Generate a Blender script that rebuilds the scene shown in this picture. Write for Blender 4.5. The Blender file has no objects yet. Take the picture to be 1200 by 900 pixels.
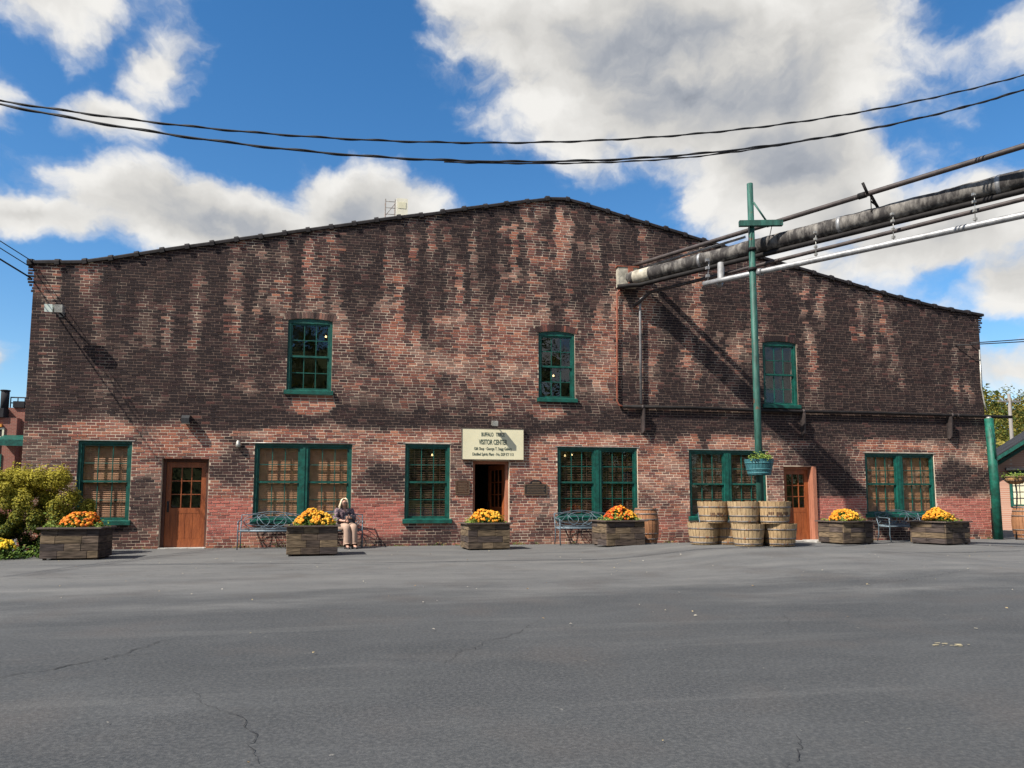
import bpy, bmesh, math, random
import numpy as np
from mathutils import Vector, Matrix

random.seed(7)
rng = np.random.default_rng(11)
SC = bpy.context.scene
COL = SC.collection
R = math.radians

# ------------------------------------------------------------------ camera
cam_d = bpy.data.cameras.new('camera')
cam = bpy.data.objects.new('camera', cam_d)
COL.objects.link(cam)
cam.location = (0, -19.4, 1.136)
cam.rotation_euler = (R(90) + math.atan(89 / 880), 0, -R(11.6))
cam_d.sensor_fit = 'HORIZONTAL'
cam_d.sensor_width = 36
cam_d.lens = 36 * 880 / 1200
cam_d.shift_y = 48 / 1200
cam_d.clip_end = 3000
SC.camera = cam

# ------------------------------------------------------------------ sun, sky, exposure
SUN_TRAVEL = Vector((2.05, 1.0, -2.35)).normalized()
to_sun = -SUN_TRAVEL
SUN_EL = math.asin(to_sun.z)
SUN_AZ = math.atan2(to_sun.x, to_sun.y)
sd = bpy.data.lights.new('sun', 'SUN')
sd.energy = 5.0
sd.angle = R(0.53)
sd.color = (1.0, 0.94, 0.84)
sun = bpy.data.objects.new('sun', sd)
sun.rotation_euler = SUN_TRAVEL.to_track_quat('-Z', 'Y').to_euler()
sun.location = (-30, -20, 30)
COL.objects.link(sun)
vs = SC.view_settings
vs.view_transform = 'Standard'
vs.look = 'None'
vs.exposure = 0.82
vs.gamma = 1.0
vs.use_curve_mapping = False


def build_world():
    w = bpy.data.worlds.new('World')
    SC.world = w
    w.use_nodes = True
    nt = w.node_tree
    N, L = nt.nodes, nt.links
    N.clear()

    def math_(op, a, b=None, c=None, clamp=False):
        n = N.new('ShaderNodeMath')
        n.operation = op
        n.use_clamp = clamp
        for i, v in enumerate((a, b, c)):
            if v is None:
                continue
            if isinstance(v, (int, float)):
                n.inputs[i].default_value = v
            else:
                L.new(v, n.inputs[i])
        return n.outputs[0]

    def smooth(v, lo, hi):
        n = N.new('ShaderNodeMapRange')
        n.interpolation_type = 'SMOOTHERSTEP'
        L.new(v, n.inputs[0])
        n.inputs[1].default_value = lo
        n.inputs[2].default_value = hi
        return n.outputs[0]

    tc = N.new('ShaderNodeTexCoord')
    sep = N.new('ShaderNodeSeparateXYZ')
    L.new(tc.outputs['Generated'], sep.inputs[0])
    x, y, z = sep.outputs
    az = math_('ARCTAN2', x, y)
    el = math_('ARCSINE', z)
    comb = N.new('ShaderNodeCombineXYZ')
    L.new(az, comb.inputs[0])
    L.new(el, comb.inputs[1])
    # gentle domain warp so that the cloud banks have ragged outlines
    wn = N.new('ShaderNodeTexNoise')
    wn.inputs['Scale'].default_value = 4.5
    wn.inputs['Detail'].default_value = 6
    wn.inputs['Roughness'].default_value = 0.6
    L.new(comb.outputs[0], wn.inputs['Vector'])
    wv = N.new('ShaderNodeVectorMath')
    wv.operation = 'MULTIPLY_ADD'
    L.new(wn.outputs['Color'], wv.inputs[0])
    wv.inputs[1].default_value = (0.16, 0.12, 0)
    off = N.new('ShaderNodeVectorMath')
    off.operation = 'ADD'
    L.new(comb.outputs[0], off.inputs[0])
    off.inputs[1].default_value = (-0.08, -0.06, 0)
    L.new(off.outputs[0], wv.inputs[2])
    P = wv.outputs[0]

    # cloud banks: azimuth, elevation, half width, half height, tilt, weight
    banks = [
        (0.44, 0.545, 0.34, 0.14, -8, 1.5), (0.55, 0.40, 0.22, 0.11, -22, 1.2),
        (0.30, 0.60, 0.20, 0.14, 0, 1.15), (0.56, 0.60, 0.18, 0.12, 0, 1.05),
        (0.70, 0.29, 0.20, 0.065, 10, 1.1), (0.85, 0.23, 0.14, 0.05, 0, 1.05),
        (-0.17, 0.335, 0.25, 0.058, -2, 1.3), (-0.38, 0.31, 0.13, 0.030, 4, 1.1), (0.0, 0.365, 0.15, 0.06, 8, 1.25),
        (-0.37, 0.56, 0.16, 0.08, 10, .95), (-0.25, 0.51, 0.08, 0.05, 30, .85), (-0.31, 0.44, 0.07, 0.03, 15, .85),
        (-0.46, 0.42, 0.07, 0.045, 0, .95), (0.86, 0.50, 0.08, 0.06, 0, 1.0), (0.20, 0.365, 0.05, 0.02, 0, .8),
        (-0.44, 0.14, 0.06, 0.035, 0, .95), (0.80, 0.15, 0.16, 0.035, 0, .9),
    ]
    mask = None
    for (a, e, rx, ry, t, wgt) in banks:
        mp = N.new('ShaderNodeMapping')
        mp.vector_type = 'TEXTURE'
        mp.inputs['Location'].default_value = (a, e, 0)
        mp.inputs['Rotation'].default_value = (0, 0, R(t))
        mp.inputs['Scale'].default_value = (rx, ry, 1)
        L.new(P, mp.inputs['Vector'])
        ln = N.new('ShaderNodeVectorMath')
        ln.operation = 'LENGTH'
        L.new(mp.outputs[0], ln.inputs[0])
        m = math_('MULTIPLY', math_('SUBTRACT', 1.25, ln.outputs['Value']), wgt)
        mask = m if mask is None else math_('SMOOTH_MAX', mask, m, 0.25)
    # the rest of the sky goes on with the same broken cover
    cn = N.new('ShaderNodeTexNoise')
    cn.inputs['Scale'].default_value = 1.7
    cn.inputs['Detail'].default_value = 3
    pl = N.new('ShaderNodeVectorMath')
    pl.operation = 'MULTIPLY'
    L.new(tc.outputs['Generated'], pl.inputs[0])
    pl.inputs[1].default_value = (1, 1, 2.2)
    L.new(pl.outputs[0], cn.inputs['Vector'])
    gen = math_('MULTIPLY', math_('SUBTRACT', cn.outputs['Fac'], 0.47), 7.0)
    daz = math_('ABSOLUTE', math_('SUBTRACT', az, 0.2))
    away = math_('MAXIMUM', smooth(daz, 0.72, 0.95), smooth(el, 0.66, 0.8))
    mask = math_('ADD', math_('MULTIPLY', mask, math_('SUBTRACT', 1.0, away)), math_('MULTIPLY', gen, away))
    mask = math_('MULTIPLY', mask, smooth(el, 0.0, 0.09))

    def fbm(scale, detail, rough, vec, stretch=(1, 1.5, 1)):
        st = N.new('ShaderNodeVectorMath')
        st.operation = 'MULTIPLY'
        L.new(vec, st.inputs[0])
        st.inputs[1].default_value = stretch
        n = N.new('ShaderNodeTexNoise')
        n.inputs['Scale'].default_value = scale
        n.inputs['Detail'].default_value = detail
        n.inputs['Roughness'].default_value = rough
        L.new(st.outputs[0], n.inputs['Vector'])
        return n.outputs['Fac']
    f1 = fbm(6.0, 9, 0.54, P)
    sh = N.new('ShaderNodeVectorMath')
    sh.operation = 'ADD'
    L.new(P, sh.inputs[0])
    sh.inputs[1].default_value = (-0.018, 0.03, 0)
    f2 = fbm(6.0, 5, 0.5, sh.outputs[0])
    dens = math_('ADD', math_('MULTIPLY', mask, 0.62), math_('MULTIPLY', math_('SUBTRACT', f1, 0.53), 1.55))
    alpha = smooth(dens, 0.04, 0.46)
    thick = smooth(dens, 0.30, 1.0)
    relief = math_('MULTIPLY', math_('SUBTRACT', f1, f2), 0.65)      # bright towards the sun side
    lum = math_('ADD', math_('SUBTRACT', 0.48, math_('MULTIPLY', thick, 0.19)), relief)
    lum = math_('MINIMUM', math_('MAXIMUM', lum, 0.20), 0.51)
    ccol = N.new('ShaderNodeMix')
    ccol.data_type = 'RGBA'
    ccol.inputs[6].default_value = (0.80, 0.87, 1.0, 1)
    ccol.inputs[7].default_value = (1.0, 0.982, 0.945, 1)
    L.new(smooth(lum, 0.2, 0.4), ccol.inputs[0])
    cl = N.new('ShaderNodeVectorMath')
    cl.operation = 'SCALE'
    L.new(ccol.outputs[2], cl.inputs[0])
    L.new(lum, cl.inputs['Scale'])

    sky = N.new('ShaderNodeTexSky')
    sky.sky_type = 'NISHITA'
    sky.sun_disc = False
    sky.sun_elevation = SUN_EL
    sky.sun_rotation = SUN_AZ
    sky.air_density = 1.0
    sky.dust_density = 0.25
    sky.ozone_density = 2.5
    hs = N.new('ShaderNodeHueSaturation')
    hs.inputs['Saturation'].default_value = 1.3
    hs.inputs['Value'].default_value = 1.0
    L.new(sky.outputs[0], hs.inputs['Color'])
    SKY = 0.092
    up = N.new('ShaderNodeVectorMath')
    up.operation = 'SCALE'
    L.new(cl.outputs[0], up.inputs[0])
    up.inputs['Scale'].default_value = 1.0 / SKY
    mix = N.new('ShaderNodeMix')
    mix.data_type = 'RGBA'
    L.new(alpha, mix.inputs[0])
    L.new(hs.outputs[0], mix.inputs[6])
    L.new(up.outputs[0], mix.inputs[7])
    bg = N.new('ShaderNodeBackground')
    bg.inputs['Strength'].default_value = SKY
    L.new(mix.outputs[2], bg.inputs['Color'])
    out = N.new('ShaderNodeOutputWorld')
    L.new(bg.outputs[0], out.inputs['Surface'])


build_world()
SC.cycles.max_bounces = 8
SC.cycles.transparent_max_bounces = 12


# ------------------------------------------------------------------ materials
def _base(name):
    m = bpy.data.materials.new(name)
    m.use_nodes = True
    nt = m.node_tree
    b = nt.nodes['Principled BSDF']
    return m, nt.nodes, nt.links, b


def mat(name, col, rough=0.7, var=0.25, scale=6.0, metal=0.0, bump=0.0, bscale=60, stretch=(1, 1, 1), col2=None, spec=0.4, lo=.35, hi=.65, chips=None):
    """plain colour broken by noise in object space"""
    m, N, L, b = _base(name)
    b.inputs['Roughness'].default_value = rough
    b.inputs['Metallic'].default_value = metal
    b.inputs['Specular IOR Level'].default_value = spec
    geo = N.new('ShaderNodeNewGeometry')
    mp = N.new('ShaderNodeMapping')
    mp.inputs['Scale'].default_value = stretch
    L.new(geo.outputs['Position'], mp.inputs['Vector'])
    n = N.new('ShaderNodeTexNoise')
    n.inputs['Scale'].default_value = scale
    n.inputs['Detail'].default_value = 8
    n.inputs['Roughness'].default_value = 0.65
    L.new(mp.outputs[0], n.inputs['Vector'])
    r = N.new('ShaderNodeValToRGB')
    c2 = col2 if col2 else tuple(c * (1 - var) for c in col)
    c1 = col if col2 else tuple(min(1, c * (1 + var)) for c in col)
    r.color_ramp.elements[0].color = (*c2, 1)
    r.color_ramp.elements[1].color = (*c1, 1)
    r.color_ramp.elements[0].position = lo
    r.color_ramp.elements[1].position = hi
    L.new(n.outputs['Fac'], r.inputs[0])
    out_ = r.outputs[0]
    if chips:
        cn = N.new('ShaderNodeTexNoise')
        cn.inputs['Scale'].default_value = chips[1]
        cn.inputs['Detail'].default_value = 6
        cn.inputs['Roughness'].default_value = 0.7
        L.new(geo.outputs['Position'], cn.inputs['Vector'])
        cr = N.new('ShaderNodeMapRange')
        cr.inputs[1].default_value = chips[2]
        cr.inputs[2].default_value = chips[2] + .04
        L.new(cn.outputs['Fac'], cr.inputs[0])
        cm = N.new('ShaderNodeMix')
        cm.data_type = 'RGBA'
        L.new(cr.outputs[0], cm.inputs[0])
        L.new(out_, cm.inputs[6])
        cm.inputs[7].default_value = (*chips[0], 1)
        out_ = cm.outputs[2]
    L.new(out_, b.inputs['Base Color'])
    if bump:
        n2 = N.new('ShaderNodeTexNoise')
        n2.inputs['Scale'].default_value = bscale
        n2.inputs['Detail'].default_value = 5
        L.new(mp.outputs[0], n2.inputs['Vector'])
        bp = N.new('ShaderNodeBump')
        bp.inputs['Strength'].default_value = bump
        bp.inputs['Distance'].default_value = 0.02
        L.new(n2.outputs['Fac'], bp.inputs['Height'])
        L.new(bp.outputs[0], b.inputs['Normal'])
    return m


def mat_attr(name, rough=0.9, scale=45, amt=0.35, bump=0.0, spec=0.25, trans=0.0, stretch=None):
    """colour of each piece comes from its own attribute, broken by fine noise"""
    m, N, L, b = _base(name)
    b.inputs['Roughness'].default_value = rough
    b.inputs['Specular IOR Level'].default_value = spec
    at = N.new('ShaderNodeAttribute')
    at.attribute_name = 'col'
    geo = N.new('ShaderNodeNewGeometry')
    n = N.new('ShaderNodeTexNoise')
    n.inputs['Scale'].default_value = scale
    n.inputs['Detail'].default_value = 5
    if stretch:
        mp = N.new('ShaderNodeMapping')
        mp.inputs['Scale'].default_value = stretch
        L.new(geo.outputs['Position'], mp.inputs['Vector'])
        L.new(mp.outputs[0], n.inputs['Vector'])
    else:
        L.new(geo.outputs['Position'], n.inputs['Vector'])
    mr = N.new('ShaderNodeMapRange')
    mr.inputs[1].default_value = 0.25
    mr.inputs[2].default_value = 0.75
    mr.inputs[3].default_value = 1 - amt
    mr.inputs[4].default_value = 1 + amt
    L.new(n.outputs['Fac'], mr.inputs[0])
    sc = N.new('ShaderNodeVectorMath')
    sc.operation = 'SCALE'
    L.new(at.outputs['Color'], sc.inputs[0])
    L.new(mr.outputs[0], sc.inputs['Scale'])
    L.new(sc.outputs[0], b.inputs['Base Color'])
    if bump:
        bp = N.new('ShaderNodeBump')
        bp.inputs['Strength'].default_value = bump
        bp.inputs['Distance'].default_value = 0.01
        L.new(n.outputs['Fac'], bp.inputs['Height'])
        L.new(bp.outputs[0], b.inputs['Normal'])
    if trans:
        tr = N.new('ShaderNodeBsdfTranslucent')
        L.new(sc.outputs[0], tr.inputs['Color'])
        mx = N.new('ShaderNodeMixShader')
        mx.inputs[0].default_value = trans
        L.new(b.outputs[0], mx.inputs[1])
        L.new(tr.outputs[0], mx.inputs[2])
        L.new(mx.outputs[0], N['Material Output'].inputs['Surface'])
    return m


def mat_wood(name, light, dark, stretch=(2, 2, 14), rough=0.75, scale=5.0, spec=.3):
    return mat(name, light, rough, scale=scale, stretch=stretch, col2=dark, bump=0.35, bscale=25, spec=spec, lo=.3, hi=.66)


def mat_glass(name, tint=(0.95, 0.97, 0.97)):
    m, N, L, b = _base(name)
    N.remove(b)
    lw = N.new('ShaderNodeLayerWeight')
    lw.inputs['Blend'].default_value = 0.5
    pw = N.new('ShaderNodeMath')
    pw.operation = 'POWER'
    L.new(lw.outputs['Facing'], pw.inputs[0])
    pw.inputs[1].default_value = 5.0
    fr = N.new('ShaderNodeMath')
    fr.operation = 'MULTIPLY_ADD'
    L.new(pw.outputs[0], fr.inputs[0])
    fr.inputs[1].default_value = 0.95
    fr.inputs[2].default_value = 0.045
    gl = N.new('ShaderNodeBsdfGlossy')
    gl.inputs['Roughness'].default_value = 0.02
    # old glass is never quite flat
    n = N.new('ShaderNodeTexNoise')
    n.inputs['Scale'].default_value = 3.5
    geo = N.new('ShaderNodeNewGeometry')
    L.new(geo.outputs['Position'], n.inputs['Vector'])
    bp = N.new('ShaderNodeBump')
    bp.inputs['Strength'].default_value = 0.08
    bp.inputs['Distance'].default_value = 0.03
    L.new(n.outputs['Fac'], bp.inputs['Height'])
    L.new(bp.outputs[0], gl.inputs['Normal'])
    tr = N.new('ShaderNodeBsdfTransparent')
    tr.inputs['Color'].default_value = (*tint, 1)
    mx = N.new('ShaderNodeMixShader')
    L.new(fr.outputs[0], mx.inputs[0])
    L.new(tr.outputs[0], mx.inputs[1])
    L.new(gl.outputs[0], mx.inputs[2])
    L.new(mx.outputs[0], N['Material Output'].inputs['Surface'])
    return m


def mat_emit(name, col, s):
    m, N, L, b = _base(name)
    b.inputs['Emission Color'].default_value = (*col, 1)
    b.inputs['Emission Strength'].default_value = s
    b.inputs['Base Color'].default_value = (*col, 1)
    return m


def mat_brick_far(name, c1, c2, mortar, sx=1.0):
    m, N, L, b = _base(name)
    b.inputs['Roughness'].default_value = 0.9
    geo = N.new('ShaderNodeNewGeometry')
    sep = N.new('ShaderNodeSeparateXYZ')
    L.new(geo.outputs['Position'], sep.inputs[0])
    ad = N.new('ShaderNodeMath')
    L.new(sep.outputs[0], ad.inputs[0])
    L.new(sep.outputs[1], ad.inputs[1])
    cb = N.new('ShaderNodeCombineXYZ')
    L.new(ad.outputs[0], cb.inputs[0])
    L.new(sep.outputs[2], cb.inputs[1])
    br = N.new('ShaderNodeTexBrick')
    br.inputs['Scale'].default_value = sx
    br.inputs['Brick Width'].default_value = 0.22
    br.inputs['Row Height'].default_value = 0.075
    br.inputs['Mortar Size'].default_value = 0.008
    br.inputs['Color1'].default_value = (*c1, 1)
    br.inputs['Color2'].default_value = (*c2, 1)
    br.inputs['Mortar'].default_value = (*mortar, 1)
    L.new(cb.outputs[0], br.inputs['Vector'])
    n = N.new('ShaderNodeTexNoise')
    n.inputs['Scale'].default_value = 0.8
    n.inputs['Detail'].default_value = 6
    L.new(geo.outputs['Position'], n.inputs['Vector'])
    mx = N.new('ShaderNodeMix')
    mx.data_type = 'RGBA'
    mx.blend_type = 'MULTIPLY'
    mx.inputs[0].default_value = 0.6
    L.new(br.outputs['Color'], mx.inputs[6])
    L.new(n.outputs['Color'], mx.inputs[7])
    L.new(br.outputs['Color'], b.inputs['Base Color'])
    return m


def mat_asphalt():
    m, N, L, b = _base('asphalt')
    b.inputs['Roughness'].default_value = 0.88
    b.inputs['Specular IOR Level'].default_value = 0.3
    geo = N.new('ShaderNodeNewGeometry')
    pos = geo.outputs['Position']

    def noise(scale, detail=6, rough=.6, stretch=(1, 1, 1), rot=0):
        mp = N.new('ShaderNodeMapping')
        mp.inputs['Scale'].default_value = stretch
        mp.inputs['Rotation'].default_value = (0, 0, rot)
        L.new(pos, mp.inputs['Vector'])
        n = N.new('ShaderNodeTexNoise')
        n.inputs['Scale'].default_value = scale
        n.inputs['Detail'].default_value = detail
        n.inputs['Roughness'].default_value = rough
        L.new(mp.outputs[0], n.inputs['Vector'])
        return n.outputs['Fac']

    def ramp(v, stops):
        r = N.new('ShaderNodeValToRGB')
        cr = r.color_ramp
        while len(cr.elements) < len(stops):
            cr.elements.new(0.5)
        for e, (p, c) in zip(cr.elements, stops):
            e.position = p
            e.color = (*c, 1)
        L.new(v, r.inputs[0])
        return r.outputs[0]

    def mix(f, a, c, blend='MIX'):
        x = N.new('ShaderNodeMix')
        x.data_type = 'RGBA'
        x.blend_type = blend
        for i, v in ((0, f), (6, a), (7, c)):
            if isinstance(v, (int, float)):
                x.inputs[i].default_value = v
            elif isinstance(v, tuple):
                x.inputs[i].default_value = (*v, 1)
            else:
                L.new(v, x.inputs[i])
        return x.outputs[2]
    sep = N.new('ShaderNodeSeparateXYZ')
    L.new(pos, sep.inputs[0])
    # the strip along the building is old and dusty, the lot in front was sealed: its joint wanders
    jo = N.new('ShaderNodeMath')
    jo.operation = 'MULTIPLY_ADD'
    L.new(noise(0.35, 5, .65, (1, 2.2, 1)), jo.inputs[0])
    jo.inputs[1].default_value = 9.0
    L.new(sep.outputs[1], jo.inputs[2])
    mr = N.new('ShaderNodeMapRange')
    mr.interpolation_type = 'SMOOTHSTEP'
    L.new(jo.outputs[0], mr.inputs[0])
    mr.inputs[1].default_value = -7.2
    mr.inputs[2].default_value = -3.6
    old = mr.outputs[0]
    seal = ramp(noise(0.45, 8, .62, (1, 1.3, 1), .35), [(.3, (.030, .033, .036)), (.68, (.051, .0535, .056))])
    dusty = ramp(noise(0.7, 8, .65, (.5, 2.2, 1), .12), [(.3, (.078, .079, .081)), (.7, (.145, .142, .136))])
    col = mix(old, seal, dusty)
    # tyre sweeps: long pale scuffs
    sw = noise(1.1, 5, .7, (.12, 1.6, 1), .22)
    col = mix(ramp(sw, [(.54, (0, 0, 0)), (.74, (.34, .34, .34))]), col, (.15, .148, .143))
    sw2 = noise(1.6, 7, .72, (.5, 1.1, 1), -.5)
    col = mix(ramp(sw2, [(.50, (0, 0, 0)), (.74, (.30, .30, .30))]), col, (.105, .108, .11))
    bl = noise(2.6, 6, .7, (1, 1, 1), .8)
    col = mix(ramp(bl, [(.30, (.35, .35, .35)), (.46, (0, 0, 0))]), col, (.034, .037, .043))
    # stains
    col = mix(ramp(noise(.9, 4, .5, (1, 1, 1), 1.1), [(.52, (0, 0, 0)), (.72, (.55, .55, .55))]), col, (.062, .055, .052))
    # chips and grit
    gr = noise(38, 3, .7)
    col = mix(ramp(gr, [(.40, (.0, .0, .0)), (.75, (.28, .28, .28))]), col, (.22, .215, .21))
    gr2 = noise(160, 2, .7)
    col = mix(ramp(gr2, [(.45, (.0, .0, .0)), (.75, (.5, .5, .5))]), col, (.025, .026, .03))
    ch = noise(7.5, 4, .75)
    col = mix(ramp(ch, [(.68, (0, 0, 0)), (.73, (.6, .6, .6))]), col, (.25, .235, .21))
    L.new(col, b.inputs['Base Color'])
    bp = N.new('ShaderNodeBump')
    bp.inputs['Strength'].default_value = 0.5
    bp.inputs['Distance'].default_value = 0.012
    L.new(noise(75, 6, .75), bp.inputs['Height'])
    L.new(bp.outputs[0], b.inputs['Normal'])
    return m


M = {}
M['asphalt'] = mat_asphalt()
M['crack'] = mat('crack_dirt', (.018, .018, .02), 0.95, .4, 20)
M['brick'] = mat_attr('weathered_brick', .92, 55, .30, .35)
M['mortar'] = mat_attr('lime_mortar', .95, 30, .25, .3)
M['side'] = mat_brick_far('side_brick', (.16, .08, .065), (.10, .055, .05), (.2, .17, .14))
M['coping'] = mat('glazed_coping', (.016, .0135, .0145), .75, .5, 9, spec=.2)
M['roof'] = mat('roofing', (.05, .05, .05), .9, .3, 3)
M['green'] = mat('green_paint', (.004, .066, .050), .5, .4, 7, bump=.12, bscale=18, chips=((.10, .12, .10), 22, .66))
M['green_post'] = mat('green_post_paint', (.005, .082, .056), .55, .45, 5, bump=.15, bscale=12, chips=((.05, .06, .045), 7, .63))
M['green_pole'] = mat('weathered_green_paint', (.018, .072, .056), .6, .55, 4, stretch=(3, 3, .6), chips=((.10, .05, .03), 5, .62))
M['glass'] = mat_glass('window_glass')
M['blind'] = mat('blind_slats', (.46, .21, .11), .55, .25, 5)
M['blind_dark'] = mat('dark_blind_slats', (.24, .125, .08), .55, .3, 5)
M['dark'] = mat('dark_interior', (.03, .028, .03), .9, .3, 2)
M['door'] = mat_wood('varnished_door', (.30, .085, .026), (.16, .040, .013), (3, 3, .5), .42, 6, .5)
M['door_trim'] = mat_wood('faded_door_frame', (.38, .155, .095), (.26, .10, .06), (4, 4, .6), .6)
M['door_dark'] = mat_wood('dark_door_frame', (.11, .045, .03), (.05, .022, .016), (4, 4, .6), .6)
M['concrete'] = mat('concrete', (.36, .345, .32), .9, .25, 5, bump=.2)
M['sign'] = mat('cream_sign_paint', (.66, .61, .42), .5, .06, 1.2)
M['ink'] = mat('sign_lettering', (.05, .075, .055), .6, .1, 5)
M['bronze'] = mat('bronze_plaque', (.12, .065, .045), .4, .35, 25, .6)
M['bronze_dark'] = mat('dark_bronze_plaque', (.045, .04, .04), .4, .35, 25, .6)
M['bronze_hi'] = mat('raised_bronze', (.22, .15, .10), .4, .2, 25, .6)
M['black_metal'] = mat('black_metal', (.02, .02, .022), .5, .3, 8)
M['lamp_grey'] = mat('lamp_housing', (.35, .34, .31), .45, .3, 9, .5)
M['lamp_glass'] = mat('frosted_lamp_glass', (.62, .68, .62), .2, .15, 9)
M['wrap'] = mat('tarred_pipe_wrap', (.27, .25, .225), .8, scale=2.6, stretch=(2.3, 1.7, .6), col2=(.026, .022, .021), bump=.3, bscale=8, lo=.44, hi=.72)
M['wrap_pale'] = mat('pale_pipe_wrap', (.34, .31, .25), .8, .4, 6, bump=.3, bscale=14)
M['pipe_dark'] = mat('dark_steel_pipe', (.045, .034, .032), .6, .45, 4)
M['pipe_black'] = mat('black_steel_pipe', (.013, .011, .011), .7, .4, 4, spec=.2)
M['galv'] = mat('galvanised_steel', (.27, .27, .275), .55, .3, 5, .5)
M['rust'] = mat('rusty_pipe', (.30, .085, .045), .8, scale=9, col2=(.13, .05, .035), bump=.3)
M['grey_pipe'] = mat('grey_pipe', (.26, .25, .25), .5, .3, 5, .3)
M['cable'] = mat('cable_sheath', (.012, .012, .014), .6, .2, 8)
M['bench'] = mat('bluegrey_cast_metal', (.10, .135, .16), .5, .3, 8, .3)
M['oak'] = mat_wood('pale_oak_staves', (.44, .30, .155), (.21, .135, .075), (7, 7, .8))
M['oak_grey'] = mat_wood('greyed_oak_staves', (.42, .30, .165), (.21, .14, .08), (7, 7, .8))
M['oak_brown'] = mat_wood('browned_oak_staves', (.40, .25, .12), (.19, .105, .055), (7, 7, .8))
M['oak_dark'] = mat_wood('aged_oak_staves', (.34, .16, .075), (.18, .08, .04), (7, 7, .8))
M['hoop'] = mat('steel_hoop', (.14, .125, .115), .6, .35, 9, .3, chips=((.15, .06, .03), 16, .55))
M['stencil'] = mat('stencil_ink', (.09, .045, .025), .8, .35, 16)
M['tub_blue'] = mat_wood('bluegreen_tub_paint', (.05, .17, .19), (.025, .085, .10), (7, 7, .8), .5)
M['plank'] = mat_attr('weathered_plank', .9, 5, .85, .6, stretch=(.9, .9, 7))
M['rim'] = mat_wood('weathered_rim_board', (.12, .09, .075), (.05, .038, .034), (.8, 5, 5))
M['soil'] = mat('potting_soil', (.03, .02, .014), .95, .4, 20, bump=.4)
M['leaf'] = mat_attr('leaf', .65, 30, .25, 0, .18, .32)
M['petal'] = mat_attr('petal', .6, 40, .2, 0, .2, .2)
M['bark'] = mat('bark', (.08, .055, .04), .9, .4, 14, bump=.4)
M['coir'] = mat('coir_liner', (.36, .20, .085), .95, .4, 22, bump=.6, bscale=50)
M['skin'] = mat('skin', (.48, .27, .195), .5, .1, 12)
M['hair'] = mat('blond_hair', (.68, .55, .38), .5, .2, 30, stretch=(6, 6, 1))
M['blouse'] = mat('patterned_blouse', (.26, .17, .18), .8, scale=26, col2=(.045, .035, .05), lo=.44, hi=.58)
M['trousers'] = mat('tan_trousers', (.36, .245, .185), .85, .12, 9, bump=.15)
M['shoe'] = mat('dark_shoe', (.02, .018, .018), .5, .2, 9)
M['bag'] = mat('dark_bag', (.018, .02, .028), .5, .3, 9)
M['far_roof'] = mat('far_dark_roof', (.028, .027, .03), .9, .3, 1, spec=.15)
M['cottage'] = mat_brick_far('cottage_brick', (.42, .22, .15), (.34, .165, .115), (.46, .38, .31))
M['factory'] = mat_brick_far('factory_brick', (.25, .080, .055), (.19, .06, .042), (.25, .17, .135))
M['cream'] = mat('cream_paint', (.62, .58, .42), .6, .1, 3)
M['white'] = mat('white_sheet_metal', (.66, .62, .50), .5, .12, 3)
M['orange'] = mat('orange_paint', (.55, .22, .03), .6, .2, 3)
M['hill'] = mat('hillside', (.07, .085, .025), .95, .4, .05)
M['grey_wood'] = mat_wood('grey_utility_pole', (.24, .22, .20), (.14, .125, .115), (6, 6, .6))
M['bulb'] = mat_emit('warm_bulb', (1, .70, .32), 1.8)


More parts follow.
